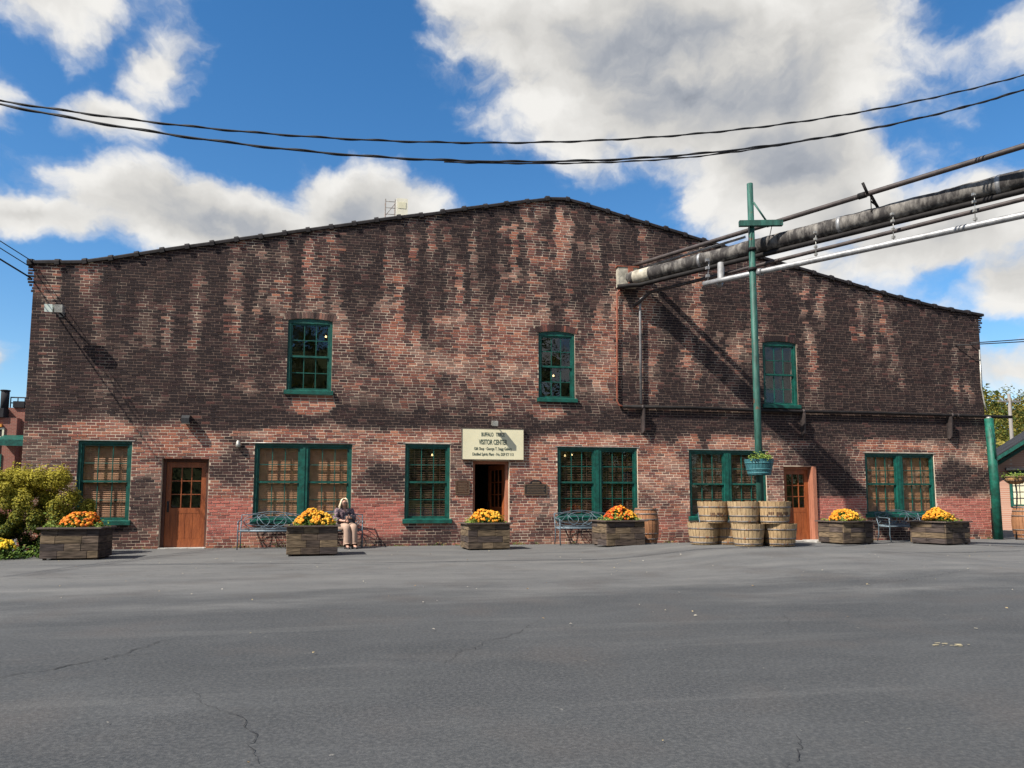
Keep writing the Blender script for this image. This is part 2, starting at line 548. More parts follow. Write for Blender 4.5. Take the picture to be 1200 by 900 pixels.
# ------------------------------------------------------------------ mesh helpers
class MB:
    def __init__(self):
        self.v, self.f, self.c, self.s = [], [], [], []

    def add(self, vs, fs, col=None, smooth=False):
        o = len(self.v)
        self.v += [tuple(p) for p in vs]
        for f in fs:
            self.f.append(tuple(i + o for i in f))
            self.c.append(col)
            self.s.append(smooth)

    def box(self, x0, x1, y0, y1, z0, z1, col=None, M4=None):
        vs = [(x, y, z) for z in (z0, z1) for (x, y) in ((x0, y0), (x1, y0), (x1, y1), (x0, y1))]
        if M4:
            vs = [M4 @ Vector(p) for p in vs]
        self.add(vs, [(3, 2, 1, 0), (4, 5, 6, 7), (0, 1, 5, 4), (1, 2, 6, 5), (2, 3, 7, 6), (3, 0, 4, 7)], col)

    def tube(self, pts, r, n=8, caps=True, col=None, smooth=True):
        pts = [Vector(p) for p in pts]
        rs = r if isinstance(r, (list, tuple)) else [r] * len(pts)
        vs, fs = [], []
        prev = None
        for i, p in enumerate(pts):
            a = pts[max(i - 1, 0)]
            b = pts[min(i + 1, len(pts) - 1)]
            t = (b - a).normalized()
            if prev is None:
                u = t.cross(Vector((0, 0, 1)))
                if u.length < 1e-3:
                    u = t.cross(Vector((1, 0, 0)))
            else:
                u = prev - t * prev.dot(t)
            u.normalize()
            prev = u
            w = t.cross(u)
            for k in range(n):
                q = 2 * math.pi * k / n
                vs.append(p + (u * math.cos(q) + w * math.sin(q)) * rs[i])
        for i in range(len(pts) - 1):
            for k in range(n):
                k2 = (k + 1) % n
                fs.append((i * n + k, i * n + k2, (i + 1) * n + k2, (i + 1) * n + k))
        self.add(vs, fs, col, smooth)
        if caps:
            o = len(self.v) - len(vs)
            self.f += [tuple(o + k for k in reversed(range(n))), tuple(o + (len(pts) - 1) * n + k for k in range(n))]
            self.c += [col, col]
            self.s += [False, False]

    def lathe(self, prof, n=20, c=(0, 0, 0), col=None, smooth=True, ripple=0.0):
        vs, fs = [], []
        for (r, z) in prof:
            for k in range(n):
                q = 2 * math.pi * k / n
                rr = r * (1 - ripple * (k % 2))
                vs.append((c[0] + rr * math.cos(q), c[1] + rr * math.sin(q), c[2] + z))
        for i in range(len(prof) - 1):
            for k in range(n):
                k2 = (k + 1) % n
                fs.append((i * n + k, i * n + k2, (i + 1) * n + k2, (i + 1) * n + k))
        self.add(vs, fs, col, smooth)

    def prism(self, poly, axis, a0, a1, col=None):
        """poly of 2D points extruded along axis ('x','y','z')"""
        def p3(p, a):
            return {'x': (a, p[0], p[1]), 'y': (p[0], a, p[1]), 'z': (p[0], p[1], a)}[axis]
        n = len(poly)
        vs = [p3(p, a0) for p in poly] + [p3(p, a1) for p in poly]
        fs = [tuple(reversed(range(n))), tuple(range(n, 2 * n))] + [(i, (i + 1) % n, n + (i + 1) % n, n + i) for i in range(n)]
        self.add(vs, fs, col)

    def build(self, name, m, parent=None, loc=None, fix=True):
        me = bpy.data.meshes.new(name)
        me.from_pydata(self.v, [], self.f)
        if any(c is not None for c in self.c):
            at = me.color_attributes.new('col', 'FLOAT_COLOR', 'CORNER')
            arr = np.empty((len(me.loops), 4), np.float32)
            cnt = np.array([len(f) for f in self.f])
            cc = np.array([(*(c if c is not None else (.5, .5, .5)), 1) for c in self.c], np.float32)
            arr[:] = np.repeat(cc, cnt, axis=0)
            at.data.foreach_set('color', arr.ravel())
        me.polygons.foreach_set('use_smooth', self.s)
        if fix:
            bm = bmesh.new()
            bm.from_mesh(me)
            bmesh.ops.recalc_face_normals(bm, faces=bm.faces)
            bm.to_mesh(me)
            bm.free()
        me.materials.append(M[m] if isinstance(m, str) else m)
        me.update()
        o = bpy.data.objects.new(name, me)
        COL.objects.link(o)
        if parent:
            o.parent = parent
        if loc is not None:
            o.location = loc
        return o


def thing(name, label, cat, loc=(0, 0, 0), rz=0.0, group=None):
    o = bpy.data.objects.new(name, None)
    o.empty_display_size = .2
    COL.objects.link(o)
    o.location = loc
    o.rotation_euler = (0, 0, rz)
    return tag(o, label, cat, group)


def tag(o, label, cat, group=None):
    o['label'] = label
    o['category'] = cat
    if group:
        o['group'] = group
    return o


def struct(o):
    o['kind'] = 'structure'
    return o


def stuff(o):
    o['kind'] = 'stuff'
    return o


# ------------------------------------------------------------------ noise
def vnoise(x, y, seed):
    xi, yi = np.floor(x).astype(int), np.floor(y).astype(int)
    fx, fy = x - xi, y - yi
    fx, fy = fx * fx * (3 - 2 * fx), fy * fy * (3 - 2 * fy)

    def h(a, b):
        n = (a * 374761393 + b * 668265263 + seed * 974634777) & 0xffffffff
        n = ((n ^ (n >> 13)) * 1274126177) & 0xffffffff
        n = (n ^ (n >> 16)) & 0xffff
        return n / 65535.0
    return (h(xi, yi) * (1 - fx) + h(xi + 1, yi) * fx) * (1 - fy) + (h(xi, yi + 1) * (1 - fx) + h(xi + 1, yi + 1) * fx) * fy


def fbm(x, y, seed, o=4):
    v, a, t = 0, 1, 0
    for i in range(o):
        v = v + a * vnoise(x * 2 ** i + 31.7 * i, y * 2 ** i - 17.3 * i, seed + i)
        t += a
        a *= .55
    return v / t


def S(v, a, b):
    t = np.clip((v - a) / (b - a), 0, 1)
    return t * t * (3 - 2 * t)


def Sf(v, a, b):
    t = min(max((v - a) / (b - a), 0), 1)
    return t * t * (3 - 2 * t)


# ------------------------------------------------------------------ ground
def gh(X, Y):
    return .2 * S(X, 4.5, 7.4) * (1 - S(X, 9.6, 12.4)) * S(-Y, .3, 4.0) * (1 - S(-Y, 5, 12))


def build_ground():
    xs = np.concatenate([np.linspace(-900, -24, 14), np.arange(-22, 30, .5), np.linspace(32, 900, 14)])
    ys = np.concatenate([np.linspace(-600, -26, 12), np.arange(-25, 6, .5), np.linspace(8, 1200, 14)])
    X, Y = np.meshgrid(xs, ys)
    Z = gh(X, Y) + np.where(Y < -1, .02 * (fbm(X * .35, Y * .35, 5, 2) - .5) * S(-Y, 1, 3), 0)
    mb = MB()
    nx = len(xs)
    vs = np.stack([X, Y, Z], -1).reshape(-1, 3)
    fs = [(j * nx + i, j * nx + i + 1, (j + 1) * nx + i + 1, (j + 1) * nx + i) for j in range(len(ys) - 1) for i in range(nx - 1)]
    mb.add(vs, fs, smooth=True)
    g = struct(mb.build('ground', 'asphalt', fix=False))

    def crack(pts, w, seed):
        r = random.Random(seed)
        path = []
        wx = wy = 0.0
        for (a, b) in zip(pts[:-1], pts[1:]):
            n = max(3, int(math.hypot(b[0] - a[0], b[1] - a[1]) / .035))
            for i in range(n):
                t = i / n
                wx = wx * .86 + r.gauss(0, .011)
                wy = wy * .86 + r.gauss(0, .016)
                path.append((a[0] + (b[0] - a[0]) * t + wx, a[1] + (b[1] - a[1]) * t + wy))
        vs_, fs_ = [], []
        m = len(path)
        for i, p in enumerate(path):
            q0, q1 = path[max(0, i - 1)], path[min(m - 1, i + 1)]
            tx, ty = q1[0] - q0[0], q1[1] - q0[1]
            l_ = math.hypot(tx, ty) or 1
            ww = w * r.uniform(.15, 1) * min(1, 5 * i / m, 5 * (m - i) / m)
            zz = float(gh(np.array(p[0]), np.array(p[1]))) + .02 * float(fbm(np.array(p[0] * .35), np.array(p[1] * .35), 5, 2) - .5) + .006
            vs_ += [(p[0] + ty / l_ * ww, p[1] - tx / l_ * ww, zz), (p[0] - ty / l_ * ww, p[1] + tx / l_ * ww, zz)]
        for i in range(m - 1):
            fs_.append((2 * i, 2 * i + 2, 2 * i + 3, 2 * i + 1))
        m_ = MB()
        m_.add(vs_, fs_)
        m_.build('pavement_crack', 'crack', g, fix=False)
    crack([(-2.4, -13.95), (-2.0, -13.7), (-1.7, -13.2), (-1.42, -12.47)], .008, 1)
    crack([(-1.75, -13.3), (-1.5, -13.25), (-1.3, -13.0)], .003, 11)
    crack([(.55, -14.05), (.75, -13.7), (1.42, -12.84), (1.75, -12.2)], .004, 2)
    crack([(-.67, -15.0), (-.45, -15.4), (-.42, -15.7), (-.30, -15.9)], .0032, 3)
    crack([(-.67, -15.0), (-.9, -14.7), (-.95, -14.4)], .0022, 13)
    crack([(3.2, -13.6), (3.9, -13.1), (4.3, -12.2)], .0025, 14)
    crack([(6.0, -10.5), (7.4, -10.1), (9.5, -9.2)], .004, 15)
    crack([(1.80, -16.4), (1.98, -16.2), (2.15, -15.9)], .003, 4)
    crack([(-6.5, -7.4), (-4.6, -7.0), (-2.0, -6.7), (.4, -5.6)], .009, 5)
    # leaves and grit lying about
    mb = MB()
    r = random.Random(4)
    for i in range(260):
        x, y = r.uniform(-7, 16), -1.5 - 15.5 * r.random() ** 1.2
        s = r.uniform(.004, .014)
        a = r.uniform(0, 6.28)
        z = float(gh(np.array(x), np.array(y))) + .012
        pts = [(x + s * math.cos(a + q) * (1 + .5 * (k % 2)), y + s * math.sin(a + q) * (1 + .5 * (k % 2)), z + r.uniform(0, .012)) for k, q in enumerate((0, 1.2, 2.6, 4.0, 5.2))]
        c = r.choice([(.42, .33, .18), (.5, .45, .34), (.30, .2, .1), (.55, .5, .42)])
        mb.add(pts, [(0, 1, 2, 3, 4)], c)
    for i in range(14):   # crushed pale heap
        x, y = 4.6 + r.gauss(0, .08), -14.15 + r.gauss(0, .03)
        s = r.uniform(.01, .035)
        pts = [(x + s * math.cos(q), y + .4 * s * math.sin(q), .008 + .002 * i / 26) for q in (0, 1.2, 2.6, 4.0, 5.2)]
        mb.add(pts, [(0, 1, 2, 3, 4)], (.5, .43, .27))
    o = stuff(mb.build('fallen_leaves', 'leaf', fix=False))
    o['label'] = 'scattered dry leaves and pale grit on the asphalt'
    o['category'] = 'leaves'


build_ground()

# ------------------------------------------------------------------ the brick building
XL, XR = -7.66, 18.70
PROF = [(-7.80, 6.86), (-6.56, 6.96), (-6.0, 7.09), (-4.65, 7.42), (-2.65, 7.86), (.54, 8.58), (3.98, 9.30), (5.31, 9.58),
        (6.42, 9.37), (7.68, 9.08), (8.97, 8.80), (10.28, 8.50), (12.99, 7.94), (14.4, 7.65), (15.83, 7.35), (17.31, 7.09), (18.88, 6.93)]
PX, PZ = zip(*PROF)


def prof(x):
    return np.interp(x, PX, PZ)


# name, x0, x1, z0, z1, rise
OPEN = {
    'W1': (-6.48, -5.30, .57, 2.56, 0), 'W2': (-2.50, -.15, .58, 2.56, 0), 'W3': (1.185, 2.345, .57, 2.60, 0),
    'W4': (5.22, 7.48, .62, 2.58, 0), 'W5': (8.99, 11.33, .60, 2.55, 0), 'W6': (14.50, 16.83, .66, 2.53, 0),
    'D1': (-4.62, -3.55, 0, 2.16, 0), 'D2': (2.94, 3.91, 0, 2.18, 0), 'D3': (11.87, 12.83, 0, 2.11, 0),
    'U1': (-1.80, -.70, 3.80, 5.70, .055), 'U2': (4.71, 5.73, 3.78, 5.67, .055), 'U3': (11.34, 12.42, 3.78, 5.68, .055)}


def otop(o, x):
    x0, x1, z0, z1, r = o
    if not r:
        return z1
    t = (x - (x0 + x1) / 2) / ((x1 - x0) / 2)
    return z1 + r * (1 - t * t)


def blob(X, Z, x, z, rx, rz, wob=.35, seed=1):
    d = np.sqrt(((X - x) / rx) ** 2 + ((Z - z) / rz) ** 2) + wob * (fbm(X * 1.6, Z * 1.6, seed, 3) - .5) * 2
    return 1 - S(d, .55, 1.15)


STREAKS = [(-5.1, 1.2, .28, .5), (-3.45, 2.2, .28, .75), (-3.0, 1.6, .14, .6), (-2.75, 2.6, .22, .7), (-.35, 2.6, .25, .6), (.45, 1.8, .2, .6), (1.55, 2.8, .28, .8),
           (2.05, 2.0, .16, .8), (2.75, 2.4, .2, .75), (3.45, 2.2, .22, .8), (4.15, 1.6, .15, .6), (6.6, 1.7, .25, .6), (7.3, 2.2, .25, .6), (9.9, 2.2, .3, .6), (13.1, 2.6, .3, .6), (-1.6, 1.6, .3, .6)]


def stain(X, Z):
    """soot and other darkening 0..1, red paint 0..1, pale 0..1 over the facade: long-standing stains and other dark marks of the brickwork"""
    n1 = fbm(X * .55, Z * .55, 21, 4)
    n2 = fbm(X * 1.9, Z * 2.6, 33, 4)
    n3 = fbm(X * .9, Z * 3.0, 57, 3)
    up = S(Z, 2.75, 3.3)
    s = .30 + .36 * up
    s += up * (.16 * (1 - S(X, -5.5, -1.5)) + .20 * S(X, 8.5, 12.5))
    s -= up * .30 * np.exp(-((X - 4.4) / 4.6) ** 2 - ((Z - 4.9) / 2.2) ** 2)
    s -= up * .22 * np.exp(-((X - .8) / 1.8) ** 2 - ((Z - 4.7) / 1.3) ** 2)
    s += (n1 - .5) * .62 + (n2 - .5) * .62 + (fbm(X * 5.5, Z * 7.5, 133, 3) - .5) * .5
    # runs of black down from the coping
    depth = prof(X) - Z
    st = fbm(X * 2.3, Z * .22 + X * .05, 71, 3)
    s += S(st, .50, .68) * .6 * (1 - S(depth, .6, 3.8))
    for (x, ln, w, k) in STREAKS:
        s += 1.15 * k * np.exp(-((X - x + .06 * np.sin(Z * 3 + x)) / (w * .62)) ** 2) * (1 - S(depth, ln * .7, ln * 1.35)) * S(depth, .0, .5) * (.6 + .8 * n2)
    s -= S(fbm(X * 2.0, Z * .35, 88, 3), .56, .72) * .5 * S(depth, .2, .8) * (1 - S(depth, 1.4, 4.2)) * S(X, -5, -2)
    fine = vnoise(X * 4.6 + 2.2 * vnoise(X * .7, Z * .6, 15), Z * .42, 41)
    fine2 = vnoise(X * 9.5, Z * .9, 43)
    s += ((fine - .5) * .80 + (fine2 - .5) * .70) * up * (1 - .75 * S(depth, 2.2, 5.0))
    # the sooty band between the storeys
    band = np.exp(-((Z - 3.12 - .25 * (n1 - .5)) / .34) ** 2)
    s += band * .46 * S(X, -4.5, -2.2) * (1 - .45 * S(X, 9, 12)) * (.55 + .9 * n3)
    s += .5 * blob(X, Z, -3.2, 3.35, 1.5, .55, seed=5)
    for (x, z, rx, rz, k, sd_) in [(.75, 1.75, .62, .42, .42, 3), (-3.0, 1.75, .5, .35, .42, 4), (-4.95, 1.2, .45, .6, .4, 6), (-3.05, 2.35, .45, .35, .45, 7), (2.65, 2.0, .35, .7, .35, 8),
                                (8.2, 1.4, .8, .5, .2, 9), (8.45, 4.0, .27, 1.35, .8, 12), (9.45, 3.55, .24, 1.15, .75, 13), (13.4, 1.75, 1.2, .75, .62, 14), (17.8, 1.75, 1.1, .62, .62, 15),  # the two tall narrow ones darken stripes below the pipe end
                                (12.9, 2.7, .9, .8, .4, 16), (-1.9, .55, .9, .35, .35, 17), (1.8, .2, 2.2, .22, .25, 18), (6.3, .35, .8, .3, .3, 19), (-5.6, .4, .9, .5, .35, 20), (15.6, .3, 3.4, .35, .4, 22)]:
        s += k * blob(X, Z, x, z, rx, rz, seed=sd_)
    # rain-washed patches under sills and over the ground-floor heads
    for (x, z, rx, rz, k, sd_) in [(-1.25, 3.52, .62, .3, .75, 23), (5.0, 3.45, .55, .3, .55, 24), (-.9, 2.85, 2.2, .2, .45, 25), (2.0, 2.85, 1.6, .25, .5, 26), (6.3, 2.8, 1.5, .24, .75, 27), (4.9, 2.3, .5, .6, .4, 28), (10.1, 2.8, 1.3, .22, .6, 29),
                                (-5.9, 2.85, .9, .22, .55, 30), (-4.0, 2.45, .9, .25, .5, 31), (15.6, 2.8, 1.4, .2, .55, 32), (6.55, 5.0, .55, 1.5, .35, 34), (.75, 2.45, .5, .35, .45, 35), (8.2, 2.0, .7, .6, .25, 36), (7.1, 6.3, .25, .8, .5, 37),
                                (12.4, 2.75, .5, .25, .5, 38), (4.4, 1.0, .5, .6, .2, 39), (9.0, 5.4, .25, .5, .4, 40)]:
        s -= k * blob(X, Z, x, z, rx, rz, seed=sd_)
    s = np.clip((s - .5) * 1.45 + .585, 0, 1)
    red = np.zeros_like(X)
    for (x0, x1, zt) in [(-3.5, -2.5, 1.16), (-.12, 1.1, 1.18), (12.9, 14.48, 1.22), (16.86, 18.7, 1.2), (7.5, 8.9, .75), (2.4, 2.9, .75)]:
        e = .12 * (n3 - .5)
        red = np.maximum(red, S(X, x0 - .1, x0 + .05) * (1 - S(X, x1 - .02, x1 + .12)) * (1 - S(Z + e, zt - .06, zt + .06)) * (.4 if zt < 1 else .95))
    red *= (1 - .65 * S(n2, .52, .66)) * S(Z, .1, .4)
    s = s * (1 - .65 * red)
    pale = S(fbm(X * 1.2, Z * 2.2, 99, 3), .52, .72) * (1 - s)
    return s, red, pale


PAL = np.array([(.33, .120, .076), (.30, .104, .064), (.26, .088, .060), (.37, .152, .094), (.21, .074, .056), (.18, .068, .056), (.31, .120, .086)])


def brick_cols(X, Z, seed=3):
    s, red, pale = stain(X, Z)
    r = np.random.default_rng(seed)
    c = PAL[r.integers(0, len(PAL), X.shape)] * r.uniform(.86, 1.12, X.shape)[..., None]
    s = np.clip(s + r.normal(0, .10, X.shape), 0, 1)
    flip = r.random(X.shape)
    s = np.where(flip < .02, s * .5, np.where(flip > .955, np.clip(s + .4, 0, 1), s))
    soot = np.array((.023, .015, .0155))
    mid = np.array((.074, .035, .032))
    k = np.clip(s, 0, 1)[..., None]
    c = np.where(k < .5, c * (1 - 2 * k) + mid * 2 * k, mid * (2 - 2 * k) + soot * (2 * k - 1))
    c = c * (1 - .35 * pale[..., None]) + np.array((.46, .31, .235)) * .35 * pale[..., None]
    rc = np.array((.43, .135, .105)) * r.uniform(.8, 1.15, X.shape)[..., None]
    c = c * (1 - red[..., None] * .85) + rc * red[..., None] * .85
    return c


def mortar_cols(X, Z):
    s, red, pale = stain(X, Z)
    k = s[..., None]
    c = np.array((.62, .50, .38)) * (1 - k) ** .95 + np.array((.13, .088, .070)) * (1 - (1 - k) ** .95)
    c = c * (1 + .25 * pale[..., None])
    return c * (1 - red[..., None] * .75) + np.array((.42, .20, .16)) * red[..., None] * .75


BLD = thing('brick_building', 'long dark red brick building with low gable, green windows and three doors', 'building', (5.5, 0, 0))
BLD_INV = Vector((-5.5, 0, 0))


def bpart(mb, name, m, parent=None, **k):
    o = mb.build(name, m, None, **k)
    p = parent or BLD
    o.parent = p
    if p is BLD:
        o.location = BLD_INV
    return o


def xl(z):
    return XL - .045 * max(0, min(3, int((z - 5.95) / .12))) if z > 5.95 else XL


def xr(z):
    return XR + .045 * max(0, min(3, int((z - 6.2) / .12))) if z > 6.2 else XR


def build_wall():
    """mortar bed of the facade with the openings cut out, reveals included"""
    edges = set(np.round(np.arange(XL, XR, .16), 3)) | {XL, XR}
    for o in OPEN.values():
        edges |= {o[0], o[1]}
        if o[4]:
            edges |= set(np.linspace(o[0], o[1], 9))
    edges = sorted(edges)
    ed = [edges[0]]
    ok = {v for o in OPEN.values() for v in o[:2]}
    for e in edges[1:]:
        if e - ed[-1] > .03 or e in ok:
            ed.append(e)
    mb = MB()
    pts = []
    Y = .0035
    for a, b in zip(ed[:-1], ed[1:]):
        xm = (a + b) / 2
        cuts = sorted([o for o in OPEN.values() if o[0] < xm < o[1]], key=lambda o: o[2])
        lo = [0.0, 0.0]
        spans = []
        for o in cuts:
            if o[2] > 0:
                spans.append((lo[0], lo[1], o[2], o[2]))
            lo = [otop(o, a), otop(o, b)]
        spans.append((lo[0], lo[1], prof(a) - .08, prof(b) - .08))
        for (la, lb, ha, hb) in spans:
            n = max(1, int((ha - la) / .16))
            for i in range(n):
                t0, t1 = i / n, (i + 1) / n
                mb.add([(a, Y, la + (ha - la) * t0), (b, Y, lb + (hb - lb) * t0), (b, Y, lb + (hb - lb) * t1), (a, Y, la + (ha - la) * t1)], [(0, 1, 2, 3)])
    nfront = len(mb.f)
    for o in OPEN.values():
        x0, x1, z0, z1, r = o
        D = .36
        n = 4
        for i in range(n):
            za, zb = z0 + (z1 - z0) * i / n, z0 + (z1 - z0) * (i + 1) / n
            mb.add([(x0, Y, za), (x0, D, za), (x0, D, zb), (x0, Y, zb)], [(0, 1, 2, 3)])
            mb.add([(x1, Y, za), (x1, Y, zb), (x1, D, zb), (x1, D, za)], [(0, 1, 2, 3)])
        xs = np.linspace(x0, x1, 9) if r else [x0, x1]
        for a, b in zip(xs[:-1], xs[1:]):
            za, zb = otop(o, a), otop(o, b)
            mb.add([(a, Y, za), (a, D, za), (b, D, zb), (b, Y, zb)], [(0, 1, 2, 3)])
        if z0 > 0:
            mb.add([(x0, Y, z0), (x1, Y, z0), (x1, D, z0), (x0, D, z0)], [(0, 1, 2, 3)])
    V = np.array(mb.v)
    w = bpart(mb, 'wall', 'mortar', fix=False)
    me = w.data
    at = me.color_attributes.new('col', 'FLOAT_COLOR', 'POINT')
    cols = np.ones((len(V), 4), np.float32)
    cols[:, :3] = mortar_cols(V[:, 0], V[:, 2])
    at.data.foreach_set('color', cols.ravel())
    w['label'] = 'lime mortar bed of the brick front'
    return w


WALL = build_wall()


def build_bricks():
    CH, BH, BL, GAP = .0715, .0572, .2065, .0135
    bricks = []
    r = random.Random(5)
    nrow = int(9.6 / CH)
    for j in range(nrow):
        z0 = j * CH + .004
        z1 = z0 + BH
        zc = (z0 + z1) / 2
        head = False
        L_ = (BL - GAP) / 2 if head else BL
        x = xl(zc) - (L_ / 2 if j % 2 else 0) + r.uniform(-.02, .02)
        xe = xr(zc)
        while x < xe:
            ln = L_ * r.uniform(.96, 1.035)
            segs = [(max(x, xl(zc)), min(x + ln - GAP, xe))]
            x += ln
            for o in OPEN.values():
                if o[4]:
                    ns = []
                    for (a, b) in segs:
                        m_ = (a + b) / 2
                        ext = otop(o, m_) + .17
                        if z1 > o[2] and o[0] - .1 < m_ < o[1] + .1 and zc < ext and zc > o[3] - .06:
                            if o[0] - .02 < m_ < o[1] + .02 or zc > o[3] + .02:
                                continue
                        if z1 > o[2] + .01 and z0 < o[3] - .01 and b > o[0] and a < o[1]:
                            if a < o[0] - .03:
                                ns.append((a, o[0] - .004))
                            if b > o[1] + .03:
                                ns.append((o[1] + .004, b))
                            continue
                        ns.append((a, b))
                    segs = ns
                    continue
                if z1 > o[2] + .012 and z0 < o[3] - .012:
                    ns = []
                    for (a, b) in segs:
                        if b <= o[0] or a >= o[1]:
                            ns.append((a, b))
                        else:
                            if a < o[0] - .03:
                                ns.append((a, o[0] - .004))
                            if b > o[1] + .03:
                                ns.append((o[1] + .004, b))
                    segs = ns
            for (a, b) in segs:
                if b - a < .03:
                    continue
                top = min(z1, prof(a) - .075, prof(b) - .075)
                if top - z0 < .02:
                    continue
                bricks.append((a, b, z0 + r.uniform(-.0015, .0015), top + r.uniform(-.0015, .0015), min(.0008, -.002 + r.gauss(0, .0022)), 0.0))
    B = np.array(bricks)
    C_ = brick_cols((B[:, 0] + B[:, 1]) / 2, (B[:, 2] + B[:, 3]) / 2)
    # nearest ones, which show largest in the photograph, stand as bricks of their own
    xm, zm = (B[:, 0] + B[:, 1]) / 2, (B[:, 2] + B[:, 3]) / 2
    full = (B[:, 1] - B[:, 0] > .17)
    dist = xm * .2011 + np.abs(zm - 2.9) * .15 + np.where(full & (zm > 2.0), 0, 100)
    near = set(np.argsort(dist)[:300])

    def add(mb, q, c):
        a, b, z0, z1, y, _ = q
        y1 = .0125
        e = .003
        mb.add([(a, y1, z0), (b, y1, z0), (b, y1, z1), (a, y1, z1), (a + e, y, z0 + e), (b - e, y, z0 + e), (b - e, y, z1 - e), (a + e, y, z1 - e)],
               [(4, 5, 6, 7), (0, 1, 5, 4), (1, 2, 6, 5), (2, 3, 7, 6), (3, 0, 4, 7)], c)
    mb = MB()
    for i, q in enumerate(bricks):
        if i in near:
            m1 = MB()
            add(m1, q, tuple(C_[i]))
            bpart(m1, 'brick', 'brick', WALL, fix=False)
        else:
            add(mb, q, tuple(C_[i]))
    # rowlock arches over the upper windows
    for k in ('U1', 'U2', 'U3'):
        o = OPEN[k]
        n = 18
        for i in range(n):
            t = (i + .5) / n
            x = o[0] - .06 + (o[1] - o[0] + .12) * t
            zb = otop(o, min(max(x, o[0]), o[1])) + .006
            tilt = -(t - .5) * .55
            Mx = Matrix.Translation((x, 0, zb)) @ Matrix.Rotation(-tilt, 4, 'Y')
            c = brick_cols(np.array([x]), np.array([zb + .1]), 100 + i)[0]
            mb.box(-.029, .029, -.006 + r.gauss(0, .002), .03, 0, .165, tuple(c), Mx)
    stuff(bpart(mb, 'brickwork', 'brick', WALL, fix=False))


build_bricks()


def build_shell():
    mb = MB()
    for (x0, x1) in ((XL, XL + .34), (XR - .34, XR)):
        mb.box(x0, x1, .0126, 30, 0, 6.7)
    bpart(mb, 'side_wall', 'side')
    mb = MB()
    mb.prism([(XL + .35, 0.0)] + [(XR - .35, 0.0)] + [(x, z - .45) for x, z in reversed(PROF) if XL + .35 < x < XR - .35], 'y', 29.6, 30)
    bpart(mb, 'back_wall', 'side')
    mb = MB()
    pts = [(x, z - .30) for x, z in PROF if XL < x < XR]
    pts = [(XL - .1, 6.62)] + pts + [(XR + .1, 6.62)]
    vs, fs = [], []
    for x, z in pts:
        for y, dz in ((.37, 0), (30.3, 0), (.37, -.14), (30.3, -.14)):
            vs.append((x, y, z + dz))
    for i in range(len(pts) - 1):
        a, b = 4 * i, 4 * i + 4
        fs += [(a, b, b + 1, a + 1), (a + 2, a + 3, b + 3, b + 2), (a, a + 2, b + 2, b), (a + 1, b + 1, b + 3, a + 3)]
    mb.add(vs, fs)
    bpart(mb, 'roof', 'roof')
    mb = MB()
    pts = [(x, z - .10) for x, z in PROF if XL < x < XR]
    poly = [(XL + .35, 6.62)] + [(x, z) for x, z in pts if XL + .35 < x < XR - .35] + [(XR - .35, 6.62)]
    mb.prism(poly, 'y', .33, .362)
    bpart(mb, 'parapet', 'side')
    mb = MB()
    mb.box(XL + .36, XR - .36, .37, 29.5, 3.2, 3.4)
    bpart(mb, 'upper_floor', 'dark')
    mb = MB()
    mb.box(XL + .36, XR - .36, 6.0, 6.15, 0, 3.2)
    mb.box(XL + .36, XR - .36, 6.0, 6.15, 3.4, 6.3)
    bpart(mb, 'inner_wall', 'dark')
    # coping tiles with collars, one by one along the roofline
    L_ = 0.0
    seg = []
    for (a, b) in zip(PROF[:-1], PROF[1:]):
        seg.append((a, b, math.hypot(b[0] - a[0], b[1] - a[1])))
    tot = sum(s[2] for s in seg)
    n = 46

    def pt(d):
        for a, b, l in seg:
            if d <= l + 1e-6:
                t = d / l
                return (a[0] + (b[0] - a[0]) * t, a[1] + (b[1] - a[1]) * t)
            d -= l
        return seg[-1][1]
    rr = random.Random(2)
    for i in range(n):
        p, q = pt(tot * i / n), pt(tot * (i + 1) / n - .012)
        ln = math.hypot(q[0] - p[0], q[1] - p[1])
        an = math.atan2(q[1] - p[1], q[0] - p[0])
        mb = MB()

        def shell(x0, x1, g):
            ys = [-.055 - g, -.055 - g, -.03, .10, .24, .37, .395 + g, .395 + g]
            zs = [-.085 - g, -.03, .0 + g, .022 + g, .022 + g, .0 + g, -.03, -.085 - g]
            vs, fs = [], []
            m_ = len(ys)
            for x in (x0, x1):
                vs += [(x, y, z) for y, z in zip(ys, zs)]
            fs = [(k, k + 1, m_ + k + 1, m_ + k) for k in range(m_ - 1)] + [tuple(range(m_)), tuple(reversed(range(m_, 2 * m_))), (0, m_, 2 * m_ - 1, m_ - 1)]
            mb.add(vs, fs)
        shell(0, ln, 0)
        shell(-.01, .095, .032)
        o = mb.build('coping_tile', 'coping', None)
        o.parent = BLD
        o.location = Vector((p[0], 0, p[1] - .03 + rr.gauss(0, .006))) + BLD_INV
        o.rotation_euler = (0, -an + rr.gauss(0, .004), 0)


build_shell()


def frame_ring(mb, x0, x1, z0, z1, wl, wr, wb, wt, y0, y1):
    mb.box(x0, x0 + wl, y0, y1, z0, z1)
    mb.box(x1 - wr, x1, y0, y1, z0, z1)
    mb.box(x0 + wl, x1 - wr, y0 + .001, y1, z0, z0 + wb)
    mb.box(x0 + wl, x1 - wr, y0 + .001, y1, z1 - wt, z1)


